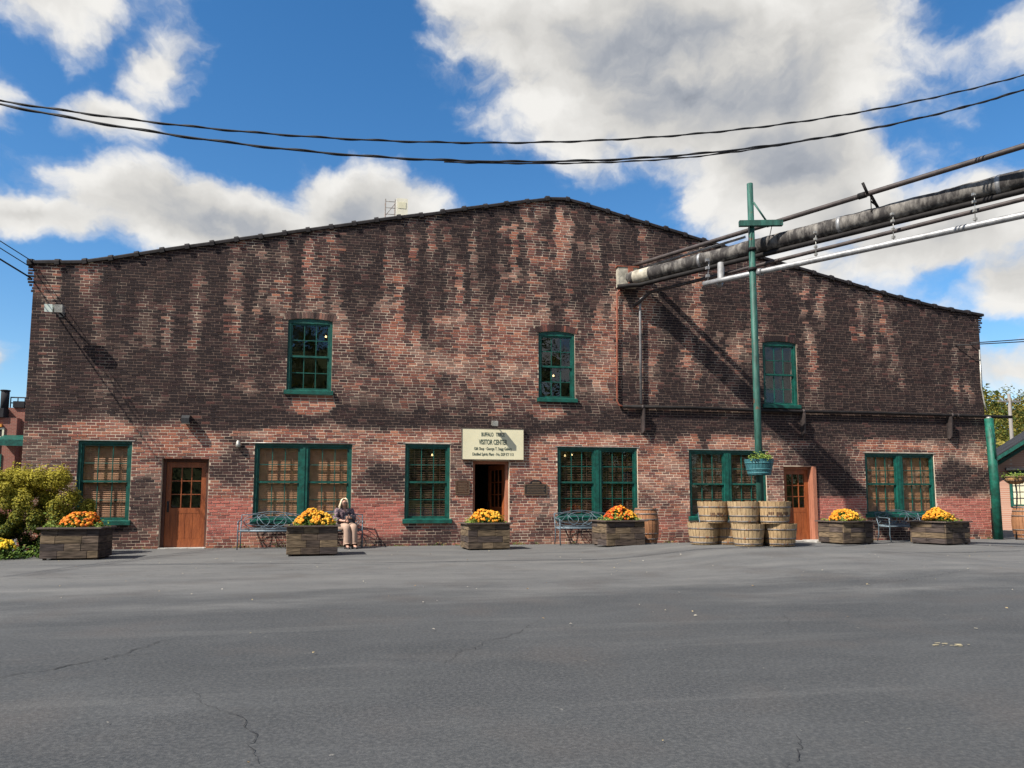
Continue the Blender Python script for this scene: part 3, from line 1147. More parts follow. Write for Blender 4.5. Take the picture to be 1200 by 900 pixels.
def build_window(key, lights, blind, label):
    x0, x1, z0, z1, rise = OPEN[key]
    e = .003
    mb = MB()
    sh = .125                                   # sill height
    J = .07
    zt = z1 - e
    fy0, fy1 = .032, .17
    # jambs, head
    mb.box(x0 + e, x0 + J, fy0, fy1, z0 + sh, zt)
    mb.box(x1 - J, x1 - e, fy0, fy1, z0 + sh, zt)
    if rise:
        xs = np.linspace(x0 + e, x1 - e, 11)
        up = [(x, otop(OPEN[key], x) - e) for x in xs]
        mb.prism([(x0 + J, zt - .07)] + [(x0 + J, zt - .001)] + [(x0 + e, zt)] + up[1:-1] + [(x1 - e, zt), (x1 - J, zt - .001), (x1 - J, zt - .07)], 'y', fy0 + .002, fy1)
    else:
        mb.box(x0 + J, x1 - J, fy0 + .002, fy1, zt - .07, zt)
    hx0, hx1, hz0, hz1 = x0 + J, x1 - J, z0 + sh, zt - .07
    mull = .20
    if lights == 2:
        xm = (hx0 + hx1) / 2
        mb.box(xm - mull / 2, xm + mull / 2, fy0 - .004, fy1, hz0, hz1)
        mb.box(xm - .03, xm + .03, fy0 - .018, fy0 - .004, hz0, hz1)
        regs = [(hx0, xm - mull / 2), (xm + mull / 2, hx1)]
    else:
        regs = [(hx0, hx1)]
    W = bpart(mb, 'window', 'green')
    W['label'] = label
    mb = MB()
    mb.prism([(-.075, z0), (-.075, z0 + sh * .72), (fy0 - .004, z0 + sh - .004), (fy1, z0 + sh - .004), (fy1, z0)], 'x', x0 - .05, x1 + .05)
    # keep the part of the sill that sits in the opening clear of the brick reveals
    sill = bpart(mb, 'sill', 'green', W)
    if not rise:
        mb = MB()
        mb.box(x0 - .06, x1 + .06, -.010, .03, z1 + .001, z1 + .02)
        bpart(mb, 'lintel', 'lamp_grey', W)
    for (a, b) in regs:
        zm = (hz0 + hz1) / 2
        for (s0, s1, y) in ((zm - .02, hz1, .062), (hz0, zm + .025, .099)):
            mb = MB()
            w = .042
            t = .035
            frame_ring(mb, a + .002, b - .002, s0 + .002, s1 - .002, w, w, w * 1.15, w, y, y + t)
            gx0, gx1, gz0, gz1 = a + w, b - w, s0 + w * 1.15, s1 - w
            cols, rows, mw = 3, 2, .020
            for i in range(1, cols):
                x = gx0 + (gx1 - gx0) * i / cols
                mb.box(x - mw / 2, x + mw / 2, y + .004, y + t - .004, gz0, gz1)
            for j in range(1, rows):
                z = gz0 + (gz1 - gz0) * j / rows
                mb.box(gx0, gx1, y + .006, y + t - .006, z - mw / 2, z + mw / 2)
            bpart(mb, 'sash', 'green', W)
            for i in range(cols):
                for j in range(rows):
                    pm = MB()
                    xa = gx0 + (gx1 - gx0) * i / cols + (mw / 2 if i else 0)
                    xb = gx0 + (gx1 - gx0) * (i + 1) / cols - (mw / 2 if i < cols - 1 else 0)
                    za = gz0 + (gz1 - gz0) * j / rows + (mw / 2 if j else 0)
                    zb = gz0 + (gz1 - gz0) * (j + 1) / rows - (mw / 2 if j < rows - 1 else 0)
                    sk = random.gauss(0, .003)
                    pm.add([(xa, y + .012 + sk, za), (xb, y + .012 - sk, za), (xb, y + .012 - sk, zb), (xa, y + .012 + sk, zb),
                            (xa, y + .016 + sk, za), (xb, y + .016 - sk, za), (xb, y + .016 - sk, zb), (xa, y + .016 + sk, zb)],
                           [(0, 1, 2, 3), (7, 6, 5, 4), (0, 4, 5, 1), (1, 5, 6, 2), (2, 6, 7, 3), (3, 7, 4, 0)])
                    bpart(pm, 'pane', 'glass', W)
        if blind:
            mb = MB()
            ang, wd, pitch, mt = blind
            z = hz1 - .02
            rr = random.Random(int(a * 100))
            while z > hz0 + .03:
                aa = ang + rr.gauss(0, .03)
                c, s_ = math.cos(aa) * wd / 2, math.sin(aa) * wd / 2
                y = .166
                mb.add([(a, y - c, z + s_), (b, y - c, z + s_), (b, y + c, z - s_), (a, y + c, z - s_), (a, y - c, z + s_ + .003), (b, y - c, z + s_ + .003), (b, y + c, z - s_ + .003), (a, y + c, z - s_ + .003)],
                       [(0, 1, 2, 3), (4, 5, 6, 7), (0, 1, 5, 4), (2, 3, 7, 6)])
                z -= pitch
            for x in (a + .18, b - .18):
                mb.box(x - .004, x + .004, .134, .137, hz0 + .02, hz1)
            bo = stuff(bpart(mb, 'blind', mt, W))
    return W


CLOSED = (-1.05, .058, .044, 'blind')
OPENB = (-.25, .05, .046, 'blind_dark')
build_window('W1', 1, CLOSED, 'green sash window behind the shrub')
build_window('W2', 2, CLOSED, 'paired green sash window with lowered tan blinds')
build_window('W3', 1, OPENB, 'single green sash window left of the sign')
build_window('W4', 2, OPENB, 'paired green sash window right of the entrance')
build_window('W5', 2, (-.6, .055, .045, 'blind_dark'), 'paired green sash window behind the stacked tubs')
build_window('W6', 2, CLOSED, 'paired green sash window nearest the green post')
build_window('U1', 1, None, 'left upper arched green window')
build_window('U2', 1, None, 'middle upper arched green window')
build_window('U3', 1, None, 'right upper arched green window beside the tall pole')


def door_leaf(parent, w, h, M4, mat_, handle_side=1):
    """a glazed leaf in its own frame of reference: x 0..w, y 0..0.045, z 0..h"""
    mb = MB()
    st, gz0, gz1 = .115, h * .46, h - .13

    def bx(*a):
        mb.box(*a, M4=M4)
    bx(0, st, 0, .045, 0, h)
    bx(w - st, w, 0, .045, 0, h)
    bx(st, w - st, .001, .044, gz1, h)
    bx(st, w - st, .001, .044, gz0 - .13, gz0)
    bx(st, w - st, .001, .044, 0, .2)
    bx(st, w - st, .012, .034, .2, gz0 - .13)
    nb = 4
    for i in range(nb):                       # boarded lower panel
        xa = st + (w - 2 * st) * i / nb + .004
        xb = st + (w - 2 * st) * (i + 1) / nb - .004
        bx(xa, xb, .005, .012, .203, gz0 - .133)
    for i in (1, 2):
        x = st + (w - 2 * st) * i / 3
        bx(x - .011, x + .011, .006, .038, gz0, gz1)
        z = gz0 + (gz1 - gz0) * i / 3
        bx(st, w - st, .008, .036, z - .011, z + .011)
    leaf = bpart(mb, 'door_leaf', mat_, parent)
    for i in range(3):
        for j in range(3):
            pm = MB()
            g = w - 2 * st
            pm.box(st + g * i / 3 + .012, st + g * (i + 1) / 3 - .012, .018, .024, gz0 + (gz1 - gz0) * j / 3 + .012, gz0 + (gz1 - gz0) * (j + 1) / 3 - .012, M4=M4)
            bpart(pm, 'pane', 'glass', parent)
    hm = MB()
    hx = .06 if handle_side < 0 else w - .06
    pts = [M4 @ Vector(p) for p in ((hx, 0, h * .43), (hx, -.05, h * .43), (hx, -.06, h * .47), (hx, -.05, h * .52), (hx, 0, h * .52))]
    hm.tube(pts, .010, 6)
    hm.box(hx - .025, hx + .025, -.006, .0, h * .41, h * .54, M4=M4)
    bpart(hm, 'handle', 'black_metal', parent)
    return leaf


def build_door(key, label, trim, hand, opened=None):
    x0, x1, z0, z1, _ = OPEN[key]
    e = .003
    mb = MB()
    f = .075
    y0, y1 = .14, .30
    mb.box(x0 + e, x0 + f, y0, y1, .004, z1 - e)
    mb.box(x1 - f, x1 - e, y0, y1, .004, z1 - e)
    mb.box(x0 + f, x1 - f, y0 + .001, y1, z1 - f, z1 - e)
    D = bpart(mb, 'door', trim)
    D['label'] = label
    w, h = x1 - x0 - 2 * f - .008, z1 - f - .03
    if opened is None:
        door_leaf(D, w, h, Matrix.Translation((x0 + f + .004, y0 + .05, .022)), 'door', hand)
    else:
        door_leaf(D, w, h, Matrix.Translation((x1 - f - .004, y1 + .02, .022)) @ Matrix.Rotation(opened, 4, 'Z') @ Matrix.Translation((-w, 0, 0)), 'door', -1)
    mb = MB()
    mb.box(x0 + .01, x1 - .01, -.12, .30, .0, .02)
    bpart(mb, 'door_step', 'concrete', D)
    return D


build_door('D1', 'brown half-glazed door left of the bench', 'door_dark', -1)
build_door('D2', 'entrance doorway with its brown door standing open', 'door_trim', -1, -R(68))
D3 = build_door('D3', 'brown half-glazed door right of the stacked tubs', 'door_trim', -1)
mb = MB()
mb.box(12.76, 12.87, -.05, .13, .004, 2.12)
bpart(mb, 'door_post', 'door_trim', D3)
mb = MB()
mb.box(12.35, 13.4, -.75, -.05, .0, .05)
bpart(mb, 'door_step', 'concrete', D3)

# ------------------------------------------------------------------ sign, plaques, lamps on the wall
SGN = thing('wall_sign', 'cream painted board sign lettered VISITOR CENTER above the entrance', 'sign', (3.46, -.04, 2.215))
mb = MB()
mb.box(-.815, .815, -.035, .02, 0, .80)
mb.build('board', 'sign', SGN)
mb = MB()
for (a, b, c, d) in ((-.83, .83, .80, .815), (-.83, .83, -.015, 0)):
    mb.box(a, b, -.042, .02, c, d)
for (a, b) in ((-.83, -.815), (.815, .83)):
    mb.box(a, b, -.042, .02, 0, .80)
mb.build('edge_trim', 'rim', SGN)
mb = MB()
for x in (-.6, .6):
    for z in (.12, .68):
        mb.box(x - .02, x + .02, .02, .035, z - .02, z + .02)
mb.build('standoff', 'black_metal', SGN)


def lettering(txt, cx, cz, w, h, name, m, parent, y=-.037, depth=.002, rotx=R(90), bold=.0):
    cu = bpy.data.curves.new(name, 'FONT')
    cu.body = txt
    cu.align_x = 'CENTER'
    cu.extrude = .01
    cu.offset = bold
    o = bpy.data.objects.new(name, cu)
    COL.objects.link(o)
    bpy.context.view_layer.update()
    dg = bpy.context.evaluated_depsgraph_get()
    me = bpy.data.meshes.new_from_object(o.evaluated_get(dg))
    bpy.data.objects.remove(o)
    co = np.empty(len(me.vertices) * 3)
    me.vertices.foreach_get('co', co)
    co = co.reshape(-1, 3)
    mn, mx = co.min(0), co.max(0)
    out = np.empty_like(co)
    out[:, 0] = cx + (co[:, 0] - (mn[0] + mx[0]) / 2) / (mx[0] - mn[0]) * w
    out[:, 2] = cz + (co[:, 1] - (mn[1] + mx[1]) / 2) / (mx[1] - mn[1]) * h
    out[:, 1] = y - (co[:, 2] - mn[2]) / (mx[2] - mn[2]) * depth
    me.vertices.foreach_set('co', out.ravel())
    me.materials.clear()
    me.materials.append(M[m])
    t = bpy.data.objects.new(name, me)
    COL.objects.link(t)
    t.parent = parent
    return t


lettering('BUFFALO   TRACE', 0, .655, .62, .105, 'lettering', 'ink', SGN, bold=.018)
lettering('VISITOR CENTER', 0, .455, .76, .135, 'lettering', 'ink', SGN, bold=.022)
lettering('Gift Shop · George T. Stagg Gallery', 0, .27, 1.0, .10, 'lettering', 'ink', SGN, bold=.012)
lettering('Distilled Spirits Plant - No. DSP KY 113', 0, .125, 1.09, .10, 'lettering', 'ink', SGN, bold=.012)

# lamp over the sign
t = thing('sign_lamp', 'small grey floodlight above the cream sign', 'lamp', (3.47, 0, 3.05))
mb = MB()
mb.tube([(0, 0, .12), (0, -.16, .14), (0, -.24, .12)], .014, 6)
mb.build('arm', 'black_metal', t)
mb = MB()
mb.prism([(-.34, .02), (-.34, .15), (-.20, .17), (-.16, .06)], 'x', -.075, .075)
mb.build('housing', 'lamp_grey', t)
mb = MB()
mb.box(-.05, .05, -.012, .0, .07, .17)
mb.build('wall_plate', 'black_metal', t)

t = thing('wall_floodlight', 'pale twin floodlight high on the left of the brick front', 'lamp', (-7.0, 0, 5.58))
mb = MB()
mb.tube([(0, 0, -.02), (0, -.28, 0), (0, -.42, .0)], .02, 6)
mb.build('arm', 'black_metal', t)
for s in (-1, 1):
    mb = MB()
    mb.prism([(-.52, -.08), (-.54, .10), (-.36, .12), (-.33, -.04)], 'x', min(s * .02, s * .19), max(s * .02, s * .19))
    mb.build('lamp_head', 'lamp_grey' if s > 0 else 'lamp_glass', t)
mb = MB()
mb.box(-.06, .06, -.014, .0, -.08, .06)
mb.build('wall_plate', 'black_metal', t)

t = thing('wall_lamp', 'small black box lamp above the left brown door', 'lamp', (-4.09, 0, 3.0))
mb = MB()
mb.prism([(-.24, .0), (-.24, .12), (-.16, .2), (-.005, .2), (-.005, .06)], 'x', -.09, .09)
mb.build('housing', 'black_metal', t)
mb = MB()
mb.box(-.07, .07, -.2, -.06, -.012, .02)
mb.build('lens', 'lamp_glass', t)

t = thing('junction_box', 'small pale junction box left of the paired tan-blind window', 'fitting', (-2.88, 0, 2.44))
mb = MB()
mb.lathe([(0, .0), (.055, .0), (.06, .06), (.04, .16), (0, .18)], 10, (0, -.075, 0))
mb.build('box', 'lamp_grey', t)
mb = MB()
mb.tube([(.05, -.02, .12), (.9, -.02, .128), (2.7, -.02, .135)], .010, 5)
mb.build('conduit', 'lamp_grey', t)

t = thing('wall_plaque', 'square brown bronze plaque left of the entrance doorway', 'plaque', (2.67, 0, 1.31))
mb = MB()
mb.box(-.18, .18, -.03, -.006, 0, .35)
mb.build('plate', 'bronze', t)
mb = MB()
frame_ring(mb, -.18, .18, 0, .35, .018, .018, .018, .018, -.036, -.0305)
for k in range(6):
    mb.box(-.13 + .01 * (k % 3), .13 - .02 * (k % 2), -.033, -.0305, .06 + k * .042, .075 + k * .042)
mb.build('raised_lines', 'bronze_hi', t)

t = thing('wall_plaque', 'dark bronze plaque with arched top right of the entrance doorway', 'plaque', (4.62, 0, 1.30))
mb = MB()
poly = [(-.31, 0), (.31, 0), (.31, .27)] + [(.16 * math.cos(q), .30 + .09 * math.sin(q)) for q in np.linspace(0, math.pi, 9)] + [(-.31, .27)]
mb.prism(poly, 'y', -.03, -.006)
mb.build('plate', 'bronze_dark', t)
mb = MB()
frame_ring(mb, -.31, .31, 0, .27, .02, .02, .02, .02, -.037, -.0305)
for k in range(5):
    mb.box(-.25, .25 - .03 * (k % 2), -.033, -.0305, .05 + k * .04, .064 + k * .04)
mb.box(-.1, .1, -.034, -.0305, .295, .335)
mb.build('raised_lines', 'bronze_hi', t)

# lit lamps seen through the glass
for i, (x, y, z, zt, lab) in enumerate([(2.02, 1.5, 2.40, 3.2, 'lit bulb hanging behind the window left of the sign'), (5.85, 1.5, 2.43, 3.2, 'left lit bulb behind the paired window right of the entrance'),
                                 (6.05, 1.5, 2.46, 3.2, 'right lit bulb behind the paired window right of the entrance'), (-.93, 1.5, 5.62, 7.4, 'lit bulb behind the left upper arched window'),
                                 (5.52, 1.5, 4.75, 8.7, 'lit bulb behind the middle upper arched window')]):
    t = thing('hanging_bulb', lab, 'lamp', (x, y, z), group='lamps inside the building')
    mb = MB()
    mb.lathe([(0, -.02), (.026, -.012), (.028, .006), (.014, .03), (0, .045)], 8)
    mb.build('bulb', 'bulb', t)
    mb = MB()
    mb.tube([(0, 0, .045), (0, 0, zt - z)], .008, 5)
    mb.build('cord', 'cable', t)


# ------------------------------------------------------------------ pipes over the yard
def lerp(a, b, t):
    return tuple(a[i] + (b[i] - a[i]) * t for i in range(3))


def axis_pt(a, b, y):
    t = (y - a[1]) / (b[1] - a[1])
    return lerp(a, b, t)


MA, MBp = (7.268, -.03, 7.28), (14.9, -11.6, 7.28)          # main pipe axis
t = thing('insulated_pipe', 'thick tar-stained wrapped pipe running from the brick wall over the yard', 'pipe', (7.268, 0, 7.28))
off = Vector((-7.268, 0, -7.28))


def ppart(mb, name, m, parent, o):
    ob = mb.build(name, m, parent)
    ob.location = o
    return ob


mb = MB()
n = 90
rr = random.Random(8)
mb.tube([lerp(MA, MBp, i / n) for i in range(n + 1)], [.188 + rr.gauss(0, .004) + (.006 if i % 6 == 0 else 0) for i in range(n + 1)], 18)
ppart(mb, 'wrapping', 'wrap', t, off)
mb = MB()
mb.tube([lerp(MA, MBp, .012), lerp(MA, MBp, .055), lerp(MA, MBp, .056)], [.193, .198, .190], 18)
ppart(mb, 'pale_sleeve', 'wrap_pale', t, off)
for f in (.165, .42, .64, .85):
    mb = MB()
    mb.tube([lerp(MA, MBp, f), lerp(MA, MBp, f + .006)], .199, 18)
    ppart(mb, 'band', 'galv', t, off)
mb = MB()
mb.box(6.94, 7.50, -.20, -.012, 7.03, 7.58)
ppart(mb, 'wall_box', 'wrap_pale', t, off)
mb = MB()
mb.box(7.22, 7.36, -.235, -.201, 7.05, 7.57)
mb.box(6.90, 7.54, -.22, -.02, 7.581, 7.61)
ppart(mb, 'rusty_strap', 'rust', t, off)

# companion pipe tucked under the main one
CA, CB = (7.47, -.42, 7.03), (14.96, -11.72, 7.045)
mb = MB()
mb.tube([(6.90, -.22, 7.0), (7.18, -.36, 7.01), CA] + [lerp(CA, CB, i / 30) for i in range(1, 31)], .062, 10)
o = mb.build('companion_pipe', 'pipe_black')
tag(o, 'black pipe slung right under the thick wrapped pipe', 'pipe')

# upper pipe on the cross arm
UA, UB = (7.45, -.04, 7.69), (14.1, -12.0, 7.70)
t = thing('upper_pipe', 'thin dark pipe running above the thick wrapped pipe', 'pipe', (7.45, 0, 7.69))
off = Vector((-7.45, 0, -7.69))
mb = MB()
mb.tube([lerp(UA, UB, i / 30) for i in range(31)], .055, 10)
ppart(mb, 'pipe', 'pipe_dark', t, off)
mb = MB()
for f in (.30, .46):
    p = Vector(lerp(UA, UB, f))
    mb.tube([p, p + (Vector(lerp(UA, UB, f + .012)) - p)], .068, 10)
ppart(mb, 'coupling', 'pipe_black', t, off)
mb = MB()
VA, VB = (7.62, -.03, 7.60), (9.25, -2.95, 7.62)
mb.tube([lerp(VA, VB, i / 8) for i in range(9)], .035, 8)
ppart(mb, 'branch', 'grey_pipe', t, off)

# lower pipe with a drop to the wall
t = thing('lower_pipe', 'thin dark pipe hanging below the thick wrapped pipe', 'pipe', (7.69, 0, 6.85))
off = Vector((-7.69, 0, -6.85))
LA, LB = (7.80, -.35, 6.86), (14.5, -12.1, 6.74)
mb = MB()
mb.tube([(7.42, -.03, 6.52), (7.55, -.12, 6.62), LA] + [lerp(LA, LB, i / 30) for i in range(1, 31)], .045, 10)
ppart(mb, 'pipe', 'pipe_dark', t, off)
mb = MB()
mb.tube([(7.74, -.30, 6.82), (7.62, -.10, 6.72), (7.60, -.09, 6.55), (7.575, -.09, 3.79)], .034, 8)
ppart(mb, 'drop_pipe', 'grey_pipe', t, off)

# silver pipe
SA, SB = (8.26, -2.66, 6.45), (14.7, -11.7, 6.45)
t = thing('silver_pipe', 'shiny galvanised pipe, lowest of the pipes over the yard', 'pipe', (8.26, -2.66, 6.45))
off = Vector((-8.26, 2.66, -6.45))
mb = MB()
mb.tube([lerp(SA, SB, i / 20) for i in range(21)], .068, 12)
ppart(mb, 'pipe', 'galv', t, off)
mb = MB()
mb.tube([lerp(SA, SB, .125), lerp(SA, SB, .135)], .088, 12)
ppart(mb, 'coupling', 'galv', t, off)
mb = MB()
e_ = Vector(lerp(SA, SB, .035))
mb.tube([e_, e_ + Vector((.16, .30, -.02)), e_ + Vector((.30, .45, .12)), e_ + Vector((.33, .47, .62))], .085, 10)
ppart(mb, 'elbow', 'galv', t, off)
mb = MB()
for y in (-4.9, -6.2, -7.4, -8.8):
    a = axis_pt(SA, SB, y)
    mb.tube([Vector(a) + Vector((0, 0, .06)), (a[0] + .02, y, 7.08)], .009, 5)
    for zz in (6.55, 6.72, 6.9, 7.05):
        mb.box(a[0] - .028, a[0] + .028, y - .028, y + .028, zz, zz + .05)
ppart(mb, 'hanger', 'lamp_grey', t, off)
mb = MB()
for y in (-2.75,):
    a = axis_pt(SA, SB, y)
    mb.tube([Vector(a) + Vector((0, 0, .06)), (a[0] + .05, y, 7.06)], .012, 5)
    for zz in (6.6, 6.8, 7.0):
        mb.box(a[0] - .04, a[0] + .04, y - .04, y + .04, zz, zz + .07)
ppart(mb, 'hanger', 'galv', t, off)

# saddle between upper pipe and main pipe
a = axis_pt(MA, MBp, -5.6)
t = thing('pipe_saddle', 'black iron saddle bracket standing on the thick wrapped pipe', 'bracket', (a[0], a[1], 7.44))
u = axis_pt(UA, UB, -5.75)
d = Vector((u[0] - a[0], u[1] - a[1], u[2] - 7.44))
mb = MB()
mb.tube([(0, 0, -.01), d], .035, 6)
mb.tube([d + Vector((-.05, 0, -.02)), d + Vector((-.16, .0, .22))], .03, 6)
mb.tube([(0, 0, .03), (-.22, -.05, .12)], .018, 5)
mb.tube([(-.22, -.05, -.12), (-.22, -.05, .20)], .010, 5)
mb.build('strut', 'pipe_black', t)
mb = MB()
ax = (Vector(MBp) - Vector(MA)).normalized()
mb.tube([Vector((0, 0, -.16)) - ax * .05, Vector((0, 0, -.16)) + ax * .05], .178, 16)
mb.build('strap', 'pipe_black', t)

# rusty down pipe
t = thing('rusty_pipe', 'rusty thin pipe running down the brick wall from the thick pipe', 'pipe', (6.92, 0, 3.74))
mb = MB()
mb.tube([(.16, -.06, 3.3), (.03, -.06, 3.12), (0, -.06, 1.5), (-.02, -.06, .12), (.03, -.06, .0), (.16, -.09, -.04)], .028, 8)
mb.build('pipe', 'rust', t)
mb = MB()
for z in (.5, 1.6, 2.7):
    mb.box(-.05, .05, -.035, -.008, z, z + .04)
mb.build('clip', 'rust', t)

# horizontal pipe on brackets
t = thing('wall_pipe', 'long black pipe carried on brackets across the brick wall', 'pipe', (7.04, -.08, 3.70))
mb = MB()
mb.tube([(0, .0, .0), (2, 0, .015), (4.5, 0, -.01), (8, 0, .01), (12.0, 0, -.01), (12.55, 0, -.005)], .045, 10)
mb.build('pipe', 'pipe_black', t)
mb = MB()
for x in (.55, 5.45, 10.4, 10.6):
    mb.tube([(x, 0, 0), (x + .07, 0, 0)], .06, 10)
mb.build('coupling', 'pipe_dark', t)
for i, x in enumerate((.60, 5.46, 10.33)):
    mb = MB()
    mb.prism([(.068, -.72), (.068, -.05), (-.11, -.05), (-.11, -.14), (-.075, -.66), (.0, -.72)], 'x', x - .016, x + .016)
    mb.box(x - .05, x + .05, .056, .0675, -.70, -.06)
    mb.build('bracket', 'pipe_dark', t)

# ------------------------------------------------------------------ green pole with cross arm
PX_, PY_ = 8.96, -3.76
t = thing('green_pole', 'tall weathered green pole with cross arm behind the stacked tubs', 'pole', (PX_, PY_, .19))
mb = MB()
mb.tube([(0, 0, -.3), (0, 0, 3), (0, 0, 8.42)], [.086, .080, .070], 12)
mb.build('shaft', 'green_pole', t)
mb = MB()
dxy = Vector((.62, -.78, 0)).normalized()
nx = Vector((-dxy.y, dxy.x, 0))
Mx = Matrix.Translation((0.05, -.11, 7.40)) @ Matrix.Rotation(R(-14), 4, 'Z')
mb.box(-.38, .62, -.06, .05, -.055, .075, M4=Mx)
mb.build('cross_arm', 'green_pole', t)
mb = MB()
mb.tube([(.05, -.05, 7.95), (.30, -.14, 7.50)], .022, 6)
mb.build('brace', 'green_pole', t)
mb = MB()
mb.tube([(-.12, -.12, 7.36), (-.14, -.06, 6.6)], .008, 5)
mb.tube([(.42, -.2, 7.36), (.36, -.1, 6.95)], .010, 5)
mb.build('tie_wire', 'cable', t)
mb = MB()
for z in (6.78, 6.30):
    mb.tube([(0, 0, z), (0, 0, z + .07)], .102, 12)
mb.build('clamp', 'pipe_black', t)

# green post at the right corner
t = thing('green_post', 'short bright green post at the right corner of the brick building', 'post', (18.62, -.28, 0))
mb = MB()
mb.tube([(.02, 0, 0), (.01, 0, 1.8), (-.05, 0, 3.60)], [.125, .125, .118], 14)
mb.build('shaft', 'green_post', t)
mb = MB()
mb.tube([(-.05, 0, 3.60), (-.05, 0, 3.655)], [.09, .05], 10)
mb.build('cap', 'lamp_grey', t)
mb = MB()
mb.tube([(-.12, -.06, 3.5), (-.06, -.12, 3.0), (-.02, -.13, 2.4)], .03, 8)
mb.build('side_pipe', 'green_post', t)


# ------------------------------------------------------------------ cables
def sag(a, b, s, n=60):
    out = []
    for i in range(n + 1):
        t_ = i / n
        p = lerp(a, b, t_)
        out.append((p[0], p[1], p[2] - 4 * s * t_ * (1 - t_)))
    return out


def fit3(p, q, r_, x0, x1, n=110):
    """parabola in z over x through three points, at constant y"""
    A = np.array([[x * x, x, 1] for x in (p[0], q[0], r_[0])])
    c = np.linalg.solve(A, [p[2], q[2], r_[2]])
    xs = np.linspace(x0, x1, n)
    return [(x, p[1], c[0] * x * x + c[1] * x + c[2]) for x in xs]


def twisted(path, r, pitch, ph=0.0):
    mb = MB()
    mb.tube(path, r, 6)
    dense = []
    for i in range(len(path) - 1):
        for k in range(6):
            dense.append(Vector(lerp(path[i], path[i + 1], k / 6)))
    hel = []
    s = 0
    for i, p in enumerate(dense):
        if i:
            s += (p - dense[i - 1]).length
        q = 2 * math.pi * s / pitch + ph
        hel.append(p + Vector((0, math.cos(q), math.sin(q))) * r * 1.25)
    mb.tube(hel, r * .75, 5)
    return mb


p1 = fit3((-5.08, -8, 6.79), (.037, -8, 6.722), (12.36, -8, 9.26), -16, 24)
o = twisted(p1, .0125, .9).build('overhead_cable', 'cable')
tag(o, 'upper of the two twisted black cables sagging across the sky', 'cable')
p2 = fit3((-5.078, -8, 6.739), (.966, -8, 6.492), (12.34, -8, 8.965), -16, 24)
o = twisted(p2, .0145, 1.1, 1.0).build('overhead_cable', 'cable')
tag(o, 'lower and thicker of the two twisted black cables sagging across the sky', 'cable')
p3 = [(x, y + .06, z - .012 + .012 * math.sin(x * .9) + .03 * Sf(x, 5, 9)) for x, y, z in p2 if x > 1]
o = twisted(p3, .010, .8, 2.0).build('overhead_cable', 'cable')
tag(o, 'thin cable running along the lower twisted cable at right', 'cable')
for i, (z0, z1, r_, lab) in enumerate([(6.82, 5.60, .016, 'topmost of three wires meeting the upper left corner of the building'), (6.66, 5.42, .016, 'middle of three wires meeting the upper left corner of the building'), (6.42, 5.25, .028, 'thick lowest of three wires meeting the upper left corner of the building')]):
    a, b = (-7.70 if i < 2 else -7.72, -.02, z0), (-16.0, -12.0, z0 + 6.0)
    o = MB()
    o.tube(sag(a, b, .35, 24), r_ * .7, 6)
    tag(o.build('service_wire', 'cable'), lab, 'cable')
for i, (z, lab) in enumerate([(5.95, 'upper of two wires leaving the right end of the brick wall'), (5.86, 'lower of two wires leaving the right end of the brick wall')]):
    a, b = (17.85 + .5 * (1 - i), -.06, z), (27.5, -5.0, z + .55 - .15 * i)
    o = MB()
    o.tube([(a[0] - .02, 0.0, a[2])] + sag(a, b, .10, 20), .016, 6)
    tag(o.build('service_wire', 'cable'), lab, 'cable')
mb = MB()
mb.tube([(18.62, -.05, 5.75), (18.60, -.05, 4.6), (18.66, -.06, 4.1), (18.74, -.06, 3.85)], .02, 6)
tag(mb.build('conduit', 'lamp_grey'), 'thin pale conduit down the right end of the brick wall', 'conduit')


# ------------------------------------------------------------------ benches
def make_bench(loc, label, rz=0):
    t = thing('garden_bench', label, 'bench', loc, rz, 'cast metal benches along the wall')
    W = .70
    # back panel: interlaced loops in a frame
    mb = MB()

    def bp(x, h):       # point on the raked back
        return (x, .18 + .16 * (h - .42) / .45, h)
    top = [bp(x, .80 + .075 * math.cos(x / W * math.pi / 2) ** 2) for x in np.linspace(-W, W, 19)]
    mb.tube(top, .013, 6)
    mb.tube([bp(-W, .46), bp(W, .46)], .011, 6)
    for (cx, rx, cz, rz_) in ((-.35, .30, .645, .165), (.35, .30, .645, .165), (0, .34, .655, .185), (-.02, .62, .64, .11)):
        mb.tube([bp(cx + rx * math.cos(q), cz + rz_ * math.sin(q)) for q in np.linspace(0, 2 * math.pi, 25)], .0085, 5, caps=False)
    for s in (-1, 1):
        mb.tube([bp(s * x, z) for x, z in ((.0, .47), (.2, .6), (.35, .78))], .0085, 5)
        mb.tube([bp(s * x, z) for x, z in ((.68, .5), (.5, .62), (.3, .82))], .0085, 5)
    mb.build('back_panel', 'bench', t)
    # seat
    mb = MB()
    for i in range(7):
        y = -.27 + .44 * i / 6
        mb.tube([(-W, y, .43 - .012 * math.sin(i / 6 * math.pi)), (0, y, .425 - .012 * math.sin(i / 6 * math.pi)), (W, y, .43 - .012 * math.sin(i / 6 * math.pi))], .014, 6)
    for x in (-W, 0, W):
        mb.tube([(x, -.28, .415), (x, .18, .415)], .012, 6)
    mb.build('seat', 'bench', t)
    for s in (-1, 1):
        mb = MB()
        mb.tube([(s * W, .30, .70), (s * W, .1, .665), (s * W, -.15, .66), (s * W, -.27, .645), (s * W, -.29, .60), (s * W, -.24, .585)], .016, 6)
        mb.build('armrest', 'bench', t)
        mb = MB()
        mb.tube([(s * W, -.25, .655), (s * W, -.27, .43), (s * W, -.25, .2), (s * W, -.30, .0)], .015, 6)
        mb.build('leg', 'bench', t)
        mb = MB()
        mb.tube([(s * W, .325, .80), (s * W, .19, .44), (s * W, .2, .2), (s * W, .27, .0)], .015, 6)
        mb.build('leg', 'bench', t)
    return t


